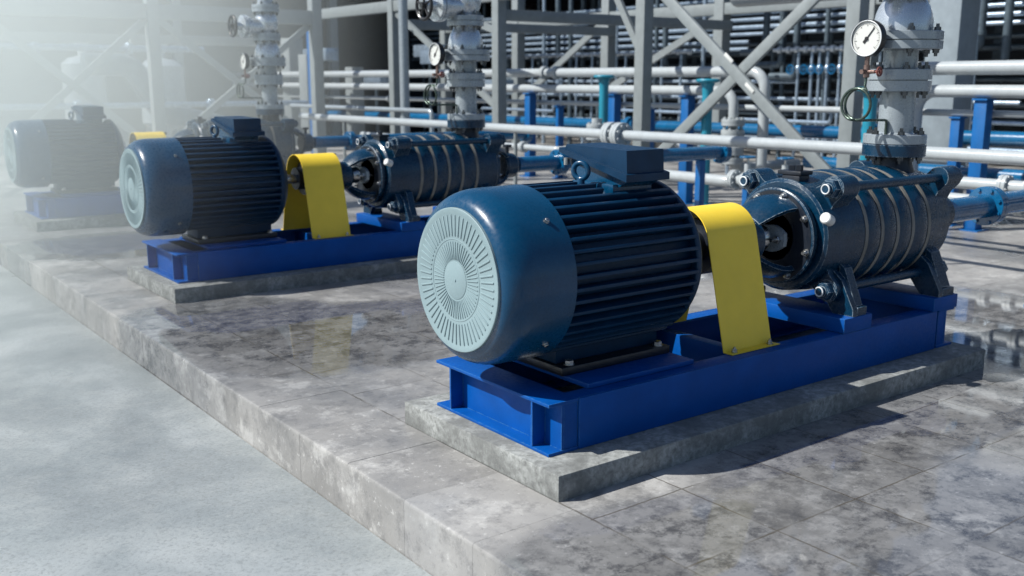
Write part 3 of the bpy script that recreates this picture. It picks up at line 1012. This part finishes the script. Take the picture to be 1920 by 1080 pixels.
# small white flanged valves among the low pipes
def small_valve(x, y, z, label):
    t = thing('flanged_valve', label, 'valve', (x, y, z), 'white flanged valves among the low pipes')
    e = MB()
    e.lathe([(-0.16, 0.045), (-0.09, 0.05), (-0.05, 0.075), (0.0, 0.085), (0.05, 0.075), (0.09, 0.05), (0.16, 0.045)], (0, 0, 0), 'Y', 28)
    e.cyl((0, 0, 0.05), (0, 0, 0.17), 0.032, seg=16)
    e.build('valve_body', 'whitepipe', t)
    for yy in (-0.16, 0.16):
        e = MB()
        ring_flange(e, (0, yy, 0), 'Y', 0.098, 0.06, 0.04, 8)
        e.build('flange', 'whitepipe', t)
    e = MB()
    e.cyl((0, 0, 0.17), (0, 0, 0.23), 0.012, seg=10)
    e.build('stem', 'steel', t)
    e = MB()
    e.torus((0, 0, 0.235), 'Z', 0.075, 0.010, 24, 8)
    for k in range(4):
        a = PI * k / 2
        e.cyl((0, 0, 0.235), (0.075 * math.cos(a), 0.075 * math.sin(a), 0.235), 0.006, seg=6)
    e.build('handwheel', 'bluepipe', t)
    # pipe stubs and saddle down to the ground
    e = MB()
    e.box(-0.03, 0.03, -0.03, 0.03, -z, -0.082)
    e.build('support_leg', 'post', t)
    return t
small_valve(5.7, 3.55, 0.52, 'white flanged valve just above the pump oil cup')
small_valve(5.75, 4.05, 0.50, 'white flanged valve behind the top left tie rod nut')
small_valve(8.0, 7.1, 0.62, 'white flanged valve above the front terminal box, right side')
small_valve(8.1, 9.0, 0.62, 'white flanged valve above the front terminal box, left side')
for (x, y, z0, d) in ((6.75, 8.05, 0.86, 'grey flanged riser right of the first teal post'), ):
    pipe('flanged_riser', 'short riser with a stacked white flange pair beside the left teal post', [(6.6, 7.28, 0.0), (6.6, 7.28, 1.0)], 0.07, 'whitepipe', 0, None,
         [((6.6, 7.28, 0.78), 'Z', 0.135, 0.10), ((6.6, 7.28, 0.89), 'Z', 0.135, 0.08)])

# blue posts
def post(x, y, h, label, w=0.13, mat='post', arm=False):
    t = thing('support_post', label, 'post', (x, y, 0), 'blue square posts carrying the pale pipes')
    e = MB()
    e.box(-w / 2, w / 2, -w / 2, w / 2, 0.0125, h, 0.006)
    e.build('column', mat, t)
    e = MB()
    e.box(-w * 0.9, w * 0.9, -w * 0.9, w * 0.9, 0.0, 0.012)
    e.build('base_plate', mat, t)
    e = MB()
    e.box(-w * 0.7, w * 0.7, -w * 0.6, w * 0.6, h + 0.0005, h + 0.018)
    e.build('saddle', mat, t)
    return t
post(7.6, 2.68, 1.29, 'stout blue post at the right edge behind the nearest blue pipe')
post(7.75, 3.02, 1.10, 'short dark blue post beside the stout one at the right edge', 0.10)
post(7.6, 6.64, 1.27, 'blue post just left of the second teal post')
post(7.6, 8.04, 1.27, 'blue post just right of the first teal post')
post(7.56, 9.92, 1.27, 'blue post standing right of the middle valve stack')
post(7.75, 9.43, 1.08, 'thinner blue post between the middle valve stack and the first teal post', 0.09)
post(7.75, 7.48, 1.08, 'thin dark blue post between the second teal post and the column', 0.09)
post(6.93, 5.99, 0.34, 'short blue leg under the grey bent pipe', 0.13)
post(6.8, 15.9, 2.6, 'tall blue post in the mist left of the round grey pipe', 0.15)

# teal vent posts with mushroom caps
def mushroom(x, y, h, label):
    t = thing('vent_post', label, 'vent', (x, y, 0), 'teal vent posts with round caps')
    e = MB()
    e.lathe([(0.012, 0.062), (h - 0.2, 0.062), (h - 0.10, 0.068), (h - 0.05, 0.085), (h - 0.045, 0.0)], (0, 0, 0), 'Z', 28)
    e.build('stem', 'teal', t)
    e = MB()
    e.lathe([(h - 0.048, 0.0), (h - 0.048, 0.10), (h - 0.035, 0.135), (h - 0.018, 0.142), (h - 0.004, 0.132), (h, 0.11), (h, 0.0)], (0, 0, 0), 'Z', 36)
    e.build('cap', 'teal', t)
    e = MB()
    e.lathe([(0.0, 0.0), (0.0, 0.12), (0.0115, 0.12), (0.0115, 0.0)], (0, 0, 0), 'Z', 24)
    e.build('base_plate', 'teal', t)
mushroom(7.0, 7.60, 1.55, 'left teal vent post with a flat round cap')
mushroom(7.0, 5.76, 1.50, 'right teal vent post with a flat round cap, beside the brace')
mushroom(6.6, 3.28, 1.42, 'teal vent post half hidden behind the nearest valve stack')

# ------------------------------------------------------------------ steel frames
def steel_frame(name, label, org):
    return thing(name, label, 'steel frame', org)
def FP(e, name, t, off, mat='frame'):
    return e.build(name, mat, t, off)

XF = 6.84
off = (XF, 3.65, 0)
t = steel_frame('steel_frame', 'light grey steel frame with a big cross brace behind the pumps', off)
ys = [3.66, 6.70, 9.75, 12.8, 15.88]
for y in ys:
    e = MB()
    e.box(XF - 0.08, XF + 0.08, y - 0.08, y + 0.08, 0.0155, 3.6, 0.008)
    FP(e, 'column', t, off)
    e = MB()
    e.box(XF - 0.15, XF + 0.15, y - 0.15, y + 0.15, 0, 0.015)
    FP(e, 'base_plate', t, off)
for a, c in zip(ys[:-1], ys[1:]):
    e = MB()
    e.box(XF - 0.06, XF + 0.06, a + 0.0805, c - 0.0805, 2.62, 2.80, 0.006)
    FP(e, 'beam', t, off)
# big cross brace in the first bay
def xbrace(t, off, y0, y1, z0, z1, w, x=XF, half=False):
    e = MB()
    if not half:
        e.beam((x - 0.02, y0 + 0.08, z0), (x - 0.02, y1 - 0.08, z1), 0.05, w, (0, 0, 1), 0.004)
        FP(e, 'brace', t, off)
        e = MB()
    e.beam((x + 0.034, y1 - 0.08, z0), (x + 0.034, y0 + 0.08, z1), 0.05, w, (0, 0, 1), 0.004)
    FP(e, 'brace', t, off)
xbrace(t, off, ys[0], ys[1], 0.42, 2.70, 0.125)
for yy, zz in ((5.27, 1.73), (4.95, 1.40)):
    e = MB()
    e.box(XF - 0.057, XF - 0.0475, yy - 0.02, yy + 0.02, zz - 0.075, zz + 0.075, 0.002, Matrix.Rotation(R(-52), 3, 'X'))
    FP(e, 'splice_plate', t, off, 'dial')
e = MB()
e.beam((XF, ys[3] - 0.08, 2.60), (XF, ys[2] + 0.08, 1.1), 0.05, 0.10)
FP(e, 'brace', t, off)
e = MB()
e.beam((XF, ys[2] + 0.08, 2.2), (XF, ys[3] - 0.9, 2.75), 0.05, 0.10)
FP(e, 'brace', t, off)
e = MB()
e.beam((XF, 7.26, 2.60), (XF, ys[1] + 0.10, 1.90), 0.05, 0.09)
FP(e, 'brace', t, off)

XR = 12.0
off = (XR, 4.0, 0)
t = steel_frame('steel_frame', 'smaller grey steel frame farther back, behind the cross brace', off)
yr_ = [4.0, 7.0, 10.05, 13.07, 16.1, 19.1]
for y in yr_:
    e = MB()
    e.box(XR - 0.11, XR + 0.11, y - 0.11, y + 0.11, 0.0, 3.6, 0.008)
    FP(e, 'column', t, off)
for a, c in zip(yr_[:-1], yr_[1:]):
    e = MB()
    e.box(XR - 0.09, XR + 0.09, a + 0.1105, c - 0.1105, 2.62, 2.82, 0.006)
    FP(e, 'beam', t, off)
for (ya, za, yb, zb) in ((9.94, 2.55, 13.07 - 0.2, 1.35), (13.2, 2.6, 16.0, 1.0)):
    e = MB()
    e.beam((XR - 0.05, ya if ya > 10 else 10.17, za), (XR - 0.05, yb, zb), 0.06, 0.13)
    FP(e, 'brace', t, off)
# cross beams tie the front frame to the rear one
for y, z in ((9.75, 2.42), (6.70, 2.86), (12.8, 2.42)):
    e = MB()
    e.box(XF + 0.0805, XR - 0.1105, y - 0.05, y + 0.05, z - 0.08, z + 0.08, 0.005)
    o = e.build('tie_beam', 'frame')
    tag(o, {9.75: 'grey tie beam running back from the column beside the middle valve stack', 6.70: 'grey tie beam high above the teal posts', 12.8: 'grey tie beam running back beside the tall round pipe'}[y], 'beam')

# left frame behind the farthest pump
YL = 12.9
off = (2.6, YL, 0)
t = steel_frame('steel_frame', 'hazy cross braced steel frame behind the farthest pump', off)
xs = [-1.75, 0.42, 2.78, 5.42]
for x in xs:
    e = MB()
    e.box(x - 0.085, x + 0.085, YL - 0.085, YL + 0.085, 0, 3.8, 0.008)
    FP(e, 'column', t, off)
for a, c in zip(xs[:-1], xs[1:]):
    e = MB()
    e.box(a + 0.0855, c - 0.0855, YL - 0.07, YL + 0.07, 2.36, 2.58, 0.006)
    FP(e, 'beam', t, off)
    e = MB()
    e.box(a + 0.0855, c - 0.0855, YL + 1.4, YL + 1.5, 2.05, 2.2, 0.006)
    FP(e, 'beam', t, off)
    e = MB()
    e.beam((a + 0.085, YL - 0.03, 2.36), (c - 0.085, YL - 0.03, 0.45), 0.05, 0.10)
    FP(e, 'brace', t, off)
    e = MB()
    e.beam((c - 0.085, YL + 0.03, 2.36), (a + 0.085, YL + 0.03, 0.45), 0.05, 0.10)
    FP(e, 'brace', t, off)

# broad column and white main at the right
e = MB()
e.box(8.85, 9.25, 3.72, 4.12, 0, 3.7, 0.012)
tag(e.build('broad_column', 'bigcol'), 'broad blue grey column just behind the nearest valve stack', 'column')
pipe('white_main', 'thick white main crossing the top of the picture above the brace', [(9.0, 7.1, 2.66), (9.0, -6, 2.66)], 0.19, 'whitepipe', 0, None, seg=28)

# ------------------------------------------------------------------ rack pipes at the back
GR = 'thin rack pipes in front of the dark wall'
zl = [2.34, 2.47, 2.61, 2.74, 2.88, 3.01, 2.20, 2.06]
words = ['lowest full length', 'second lowest full length', 'third', 'fourth', 'fifth', 'topmost', 'short lower left', 'lowest left hand']
for i, z in enumerate(zl):
    y0, y1 = (-4, 24) if i < 6 else (10.6, 24)
    o = MB().tube([(13.4, y0, z), (13.4, y1, z)], 0.042 if i % 2 else 0.036, 0, 12).build('rack_pipe', 'rackpipe', None, (13.4, y0, z))
    o.location = (13.4, y0, z)
    tag(o, words[i] + ' steel pipe of the rack before the dark wall', 'pipe', GR)
for i, z in enumerate((1.15, 0.95, 0.62, 0.45, 1.45)):
    o = MB().tube([(12.9, 5.0 + i, z), (12.9, 20, z)], 0.034, 0, 12).build('rack_pipe', 'rackpipe', None, (12.9, 5.0, z))
    o.location = (12.9, 5.0, z)
    tag(o, ['pale', 'dull', 'low', 'lowest', 'highest'][i] + ' thin pipe at knee to chest height deep behind the posts', 'pipe', GR)
# vertical down pipes with elbows
vp = [(9.66, 1.98, 'left'), (9.30, 1.75, 'middle'), (8.98, 1.55, 'right'), (5.62, 1.95, 'fourth'), (5.22, 1.7, 'fifth'), (12.2, 1.6, 'far'), (15.6, 1.7, 'farther'), (17.0, 1.5, 'farthest')]
for i, (y, zb, wd) in enumerate(vp):
    pipe('down_pipe', ['dark down pipe ending in an elbow, left of three beside the brace', 'dark down pipe with an elbow, middle of three beside the brace', 'dark down pipe with an elbow, right of three beside the brace',
                       'dark vertical pipe left of the pair at the right edge', 'dark vertical pipe right of the pair at the right edge',
                       'dark vertical pipe seen between the column and the brace', 'dark vertical pipe right of the middle valve stack, nearer one', 'dark vertical pipe right of the middle valve stack, far one'][i],
         [(12.75, y, 4.0), (12.75, y, zb), (12.75, y + 0.55, zb)], 0.062, 'darkpipe', 0.09, 'dark down pipes at the back',
         [((12.75, y, zb + 0.22), 'Z', 0.078, 0.06)], seg=12)
# manifold with blue hand wheels
t = thing('valve_manifold', 'row of thin upright pipes under a beaded header with small blue handwheels', 'manifold', (12.6, 8.3, 0))
off = (12.6, 8.3, 0)
e = MB()
e.tube([(12.6, 6.9, 2.0), (12.6, 9.35, 2.0)], 0.035, 0, 12)
for k in range(13):
    y = 7.0 + 0.185 * k
    e.lathe([(-0.06, 0.036), (-0.045, 0.062), (0.02, 0.062), (0.05, 0.04)], (12.6, y, 2.0), 'Y', 14)
e.build('header', 'silver', t, off)
for k, y in enumerate((8.8, 8.52, 8.36, 8.2, 7.95, 7.7, 7.45, 7.2)):
    e = MB()
    e.tube([(12.6, y, 1.96), (12.6, y, 0.15)], 0.028, 0, 10)
    e.lathe([(1.60, 0.03), (1.63, 0.05), (1.70, 0.05), (1.73, 0.03)], (12.6, y, 0), 'Z', 12)
    e.build('upright', 'rackpipe', t, off)
    e = MB()
    e.torus((12.5, y + 0.09, 1.66), 'X', 0.075, 0.012, 20, 6)
    e.cyl((12.6, y + 0.02, 1.66), (12.5, y + 0.09, 1.66), 0.012, seg=8)
    for q in range(3):
        a = PI * q / 3
        e.cyl((12.5, y + 0.09 - 0.07 * math.cos(a), 1.66 - 0.07 * math.sin(a)), (12.5, y + 0.09 + 0.07 * math.cos(a), 1.66 + 0.07 * math.sin(a)), 0.006, seg=6)
    e.build('handwheel', 'bluepipe', t, off)
# second manifold further left
t = thing('valve_manifold', 'beaded header and thin uprights far behind the left teal post', 'manifold', (12.7, 13.5, 0))
off = (12.7, 13.5, 0)
e = MB()
e.tube([(12.7, 11.4, 2.02), (12.7, 18.0, 2.02)], 0.035, 0, 12)
for k in range(22):
    e.lathe([(-0.06, 0.036), (-0.045, 0.06), (0.02, 0.06), (0.05, 0.04)], (12.7, 11.5 + 0.29 * k, 2.02), 'Y', 12)
e.build('header', 'silver', t, off)
for k in range(12):
    y = 11.7 + 0.53 * k
    e = MB()
    e.tube([(12.7, y, 1.98), (12.7, y, 0.3)], 0.03, 0, 10)
    e.lathe([(1.60, 0.03), (1.63, 0.055), (1.72, 0.055), (1.75, 0.03)], (12.7, y, 0), 'Z', 12)
    e.build('upright', 'rackpipe', t, off)

# building behind, its walls coloured near black for the shade inside
t = thing('building', 'low building closing the back of the plant, shade painted into its walls', 'building', (17.0, 10, 0))
off = (17.0, 10, 0)
e = MB()
e.box(17.0, 17.4, -12, 45, 0, 3.9)
for k in range(57):
    e.box(16.97, 16.9995, -12 + k, -12 + k + 0.06, 0, 3.9)
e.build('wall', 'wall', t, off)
e = MB()
e.box(12.6, 17.4, -12, 45, 3.905, 4.1)  # slab added above the view to shade the back of the plant
e.build('added_roof', 'wall', t, off)
for k in range(8):
    e = MB()
    e.box(15.6, 15.75, -4 + 3.6 * k, -3.85 + 3.6 * k, 0, 3.9)
    e.build('pillar', 'darkpipe', t, off)

t = thing('building', 'added dark backdrop hall behind the vessels and the mist', 'building', (3.0, 23.0, 0))
off = (3.0, 23.0, 0)
e = MB()
e.box(-14, 16.5, 23.0, 23.4, 0, 3.6)  # dark backdrop added to give the mist contrast
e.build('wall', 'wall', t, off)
e = MB()
e.box(-14.2, 16.7, 21.0, 23.6, 3.605, 3.8)
e.build('added_roof', 'wall', t, off)
for k in range(7):
    e = MB()
    e.box(-10.1 + 4 * k, -9.9 + 4 * k, 21.2, 21.4, 0, 3.6)
    e.build('pillar', 'frame', t, off)

# more pipework in the gap between the frames and the dark wall
for k in range(14):
    y = 4.3 + 1.37 * k + random.uniform(-0.3, 0.3)
    r = random.choice((0.03, 0.045, 0.055))
    o = MB().cyl((0, 0, 0), (0, 0, 3.9), r, seg=12).build('riser', random.choice(('darkpipe', 'darkpipe', 'rackpipe')))
    o.location = (13.1 + random.uniform(-0.5, 0.4), y, 0)
    tag(o, 'thin plain riser in front of the dark wall', 'pipe', 'thin risers in front of the dark wall')
for k in range(11):
    z = 0.35 + 0.235 * k + random.uniform(-0.05, 0.05)
    r = random.choice((0.045, 0.06, 0.075))
    o = MB().tube([(0, 0, 0), (0, 32, 0)], r, 0, 12).build('wall_pipe', 'darkpipe')
    o.location = (15.2 + random.uniform(-0.25, 0.25), -5, z)
    tag(o, 'dull blue grey pipe running the length of the dark wall', 'pipe', 'dull pipes along the dark wall')
for k in range(16):
    o = MB().cyl((0, 0, 0), (0, 0, 3.9), random.choice((0.05, 0.07)), seg=12).build('wall_riser', 'darkpipe')
    o.location = (14.4 + random.uniform(-0.2, 0.2), 3.2 + 1.25 * k + random.uniform(-0.35, 0.35), 0)
    tag(o, 'dull blue grey upright pipe against the dark wall', 'pipe', 'dull upright pipes against the dark wall')
jl = [(10.4, 9.0, 0.95, 11.4), (10.6, 9.4, 0.72, 12.2), (10.3, 6.4, 0.88, 8.3), (10.7, 6.2, 0.66, 8.0), (10.2, 12.6, 0.9, 15.0), (10.5, 2.0, 0.95, 4.6), (10.4, 3.0, 0.62, 5.5), (10.8, 13.2, 1.28, 16.2)]
jw = ['upper thin hooked pipe behind the first teal post', 'lower thin hooked pipe behind the first teal post', 'upper thin hooked pipe between column and cross brace', 'lower thin hooked pipe between column and cross brace',
      'thin hooked pipe behind the middle valve stack', 'upper thin hooked pipe behind the stout blue post', 'lower thin hooked pipe behind the stout blue post', 'chest high thin hooked pipe behind the middle valve stack']
for (x, y0, z, y1), wd in zip(jl, jw):
    pipe('hooked_pipe', wd, [(x, y1, 0.0), (x, y1, z), (x, y0, z), (x, y0, z + 0.22)], 0.028, 'rackpipe', 0.06, 'thin hooked pipes behind the posts',
         [((x, y0, z + 0.16), 'Z', 0.055, 0.05)], seg=10)
for k, (x, y, z, L) in enumerate(((9.6, 15.2, 1.95, 1.0), (9.3, 17.4, 1.55, 0.9), (10.6, 14.6, 1.35, 0.7), (8.6, 18.6, 2.05, 1.2), (10.9, 17.6, 2.15, 1.0))):
    e = MB()
    e.box(-0.16, 0.16, 0, L, -0.14, 0.14, 0.02)
    o = e.build('duct_box', 'rackpipe')
    o.location = (x, y, z)
    tag(o, ['silver duct box beside the tall round pipe', 'small silver duct box low behind the tall round pipe', 'shortest silver duct box near the middle valve stack', 'longest silver duct box beyond the blue mist post', 'highest silver duct box under the tie beam'][k], 'duct', 'silver duct boxes at the back')
    e = MB()
    e.cyl((0, 0, 0), (0, 0, z - 0.142), 0.035, seg=10)
    e.build('stand', 'darkpipe', o).location = (0, L / 2, -z)

# equipment in the mist on the left
def tank(x, y, r, z0, z1, label, mat='whitepipe'):
    t = thing('storage_vessel', label, 'vessel', (x, y, 0), 'pale vessels in the mist')
    e = MB()
    H = z1 - z0
    prof = [(z0, r * 0.2), (z0 + 0.05, r * 0.7), (z0 + 0.16, r), (z1 - 0.16, r), (z1 - 0.05, r * 0.7), (z1, r * 0.2)]
    e.lathe(prof, (0, 0, 0), 'Z', 36)
    e.build('shell', 'greyp', t)
    for k in range(3):
        a = 2 * PI * k / 3 + 0.4
        e = MB()
        e.cyl((r * 0.8 * math.cos(a), r * 0.8 * math.sin(a), 0), (r * 0.8 * math.cos(a), r * 0.8 * math.sin(a), z0 + 0.2), 0.05, seg=12)
        e.build('leg', 'frame', t)
    e = MB()
    e.cyl((0, 0, z1 - 0.02), (0, 0, z1 + 0.2), r * 0.2, seg=18)
    e.lathe([(z1 + 0.2, r * 0.35), (z1 + 0.26, r * 0.35)], (0, 0, 0), 'Z', 20)
    e.build('nozzle', mat, t)
tank(4.4, 17.6, 0.42, 0.5, 1.9, 'right pale vessel behind the hazy braced frame')
tank(3.2, 18.6, 0.40, 0.5, 1.95, 'middle pale vessel behind the hazy braced frame')
tank(0.9, 17.5, 0.50, 0.4, 2.0, 'left pale vessel deep in the mist')
pipe('bent_duct', 'dark bent duct behind the hazy braced frame', [(2.6, 16.2, 1.75), (3.4, 16.2, 1.75), (3.9, 16.2, 0.9), (5.3, 16.2, 0.55)], 0.20, 'darkpipe', 0.35, None, seg=20)
pipe('header_pipe', 'pale header pipe high in the mist on the left', [(-3.0, 16.9, 2.05), (5.0, 16.9, 2.05)], 0.06, 'rackpipe', 0, None, [((2.0, 16.9, 2.05), 'X', 0.11, 0.1), ((3.6, 16.9, 2.05), 'X', 0.11, 0.1), ((0.6, 16.9, 2.05), 'X', 0.11, 0.1)])
pipe('header_pipe', 'pale header pipe low in the mist on the left', [(-3.0, 15.6, 1.05), (6.5, 15.6, 1.05)], 0.05, 'rackpipe', 0, None, [((2.3, 15.6, 1.05), 'X', 0.10, 0.1), ((4.6, 15.6, 1.05), 'X', 0.10, 0.1)])
for k, (x, y, h, w) in enumerate(((7.4, 17.3, 2.0, 0.20), (8.4, 17.2, 1.75, 0.18), (9.2, 16.6, 2.1, 0.16), (7.9, 19.2, 2.4, 0.22), (10.1, 18.2, 2.6, 0.2))):
    e = MB()
    e.box(-w, w, -w * 0.6, w * 0.6, 0, h, 0.01)
    e.box(-w * 0.7, w * 0.7, -w * 0.62, -w * 0.605, h * 0.55, h * 0.8)
    o = e.build('cabinet', 'frame')
    o.location = (x, y, 0)
    o.rotation_euler = (0, 0, R(20))
    tag(o, ['pale upright cabinet left of the round grey pipe, widest', 'pale upright cabinet second from the blue mist post', 'narrow pale cabinet beside the tall round pipe', 'tall pale cabinet behind the widest cabinet', 'tallest grey cabinet at the back of the plant'][k], 'cabinet', 'grey cabinets at the back')

# ------------------------------------------------------------------ drifting mist bank on the left
m = bpy.data.materials.new('drifting_mist')
m.use_nodes = True
nt = m.node_tree
nt.nodes.remove(nt.nodes['Principled BSDF'])
vol = nt.nodes.new('ShaderNodeVolumePrincipled')
vol.inputs['Color'].default_value = (0.94, 1.0, 0.97, 1)
vol.inputs['Anisotropy'].default_value = 0.0
p = world_pos(nt)
sep = nt.nodes.new('ShaderNodeSeparateXYZ')
nt.links.new(p, sep.inputs[0])
l = math_n(nt, 'ADD', math_n(nt, 'MULTIPLY', sep.outputs[0], -0.80), math_n(nt, 'MULTIPLY', sep.outputs[1], 0.60))
l = math_n(nt, 'DIVIDE', math_n(nt, 'SUBTRACT', l, 1.8), 4.5)   # thickens towards the far left
l = math_n(nt, 'MAXIMUM', l, 0.0)
l = math_n(nt, 'MINIMUM', l, 1.15)
fx_ = math_n(nt, 'DIVIDE', math_n(nt, 'SUBTRACT', 8.0, sep.outputs[0]), 6.0, True)
fy_ = math_n(nt, 'DIVIDE', math_n(nt, 'SUBTRACT', 14.0, sep.outputs[1]), 4.0, True)
fx_ = math_n(nt, 'MULTIPLY', fx_, fy_)
nz = noise(nt, p, 0.45, 3, 0.5, 0.5)
d = math_n(nt, 'MULTIPLY', math_n(nt, 'MULTIPLY', l, fx_), math_n(nt, 'ADD', math_n(nt, 'MULTIPLY', nz, 0.8), 0.6))
nt.links.new(math_n(nt, 'MULTIPLY', d, 0.21), vol.inputs['Density'])
nt.links.new(vol.outputs[0], nt.nodes['Material Output'].inputs['Volume'])
g = MB()
g.box(-2.6, 8.2, 1.0, 15.2, -0.25, 3.0)
o = g.build('mist', m)
o['kind'] = 'stuff'

# ------------------------------------------------------------------ light
SUN_EL = R(45.5)
sun_dir = Vector((-0.887, 0.462, 0)).normalized() * math.cos(SUN_EL) + Vector((0, 0, math.sin(SUN_EL)))
ld = bpy.data.lights.new('sun', 'SUN')
ld.energy = 5.0
ld.angle = R(0.5)
ld.color = (1.0, 0.975, 0.92)
lo = bpy.data.objects.new('sun', ld)
col.objects.link(lo)
lo.rotation_euler = sun_dir.to_track_quat('Z', 'Y').to_euler()
lo.location = (0, 0, 12)

w = bpy.data.worlds.new('World')
sc.world = w
w.use_nodes = True
nt = w.node_tree
sky = nt.nodes.new('ShaderNodeTexSky')
sky.sky_type = 'NISHITA'
sky.sun_disc = False
sky.sun_elevation = SUN_EL
sky.sun_rotation = math.atan2(sun_dir.x, sun_dir.y)
sky.air_density = 1.0
sky.dust_density = 1.0
sky.ozone_density = 4.0
bg = nt.nodes['Background']
nt.links.new(sky.outputs[0], bg.inputs['Color'])
bg.inputs['Strength'].default_value = 0.07

# ------------------------------------------------------------------ camera
cd = bpy.data.cameras.new('camera')
cam = bpy.data.objects.new('camera', cd)
col.objects.link(cam)
cam.location = (-2.164, -2.6167, 1.4912)
cam.rotation_euler = (R(90 - 11.70), 0, R(53.23 - 90))
cd.sensor_width = 36
cd.lens = 36 * 1888.3 / 1920
cd.clip_end = 500
cd.clip_start = 0.05
cd.dof.use_dof = True
cd.dof.focus_distance = 4.3
cd.dof.aperture_fstop = 2.5
sc.camera = cam

sc.view_settings.view_transform = 'Standard'
sc.view_settings.look = 'None'
sc.view_settings.exposure = 0.55
sc.view_settings.gamma = 1.0
sc.render.engine = 'CYCLES'
sc.cycles.max_bounces = 12
sc.cycles.diffuse_bounces = 4
sc.cycles.glossy_bounces = 4
sc.cycles.volume_bounces = 10
sc.cycles.use_denoising = True
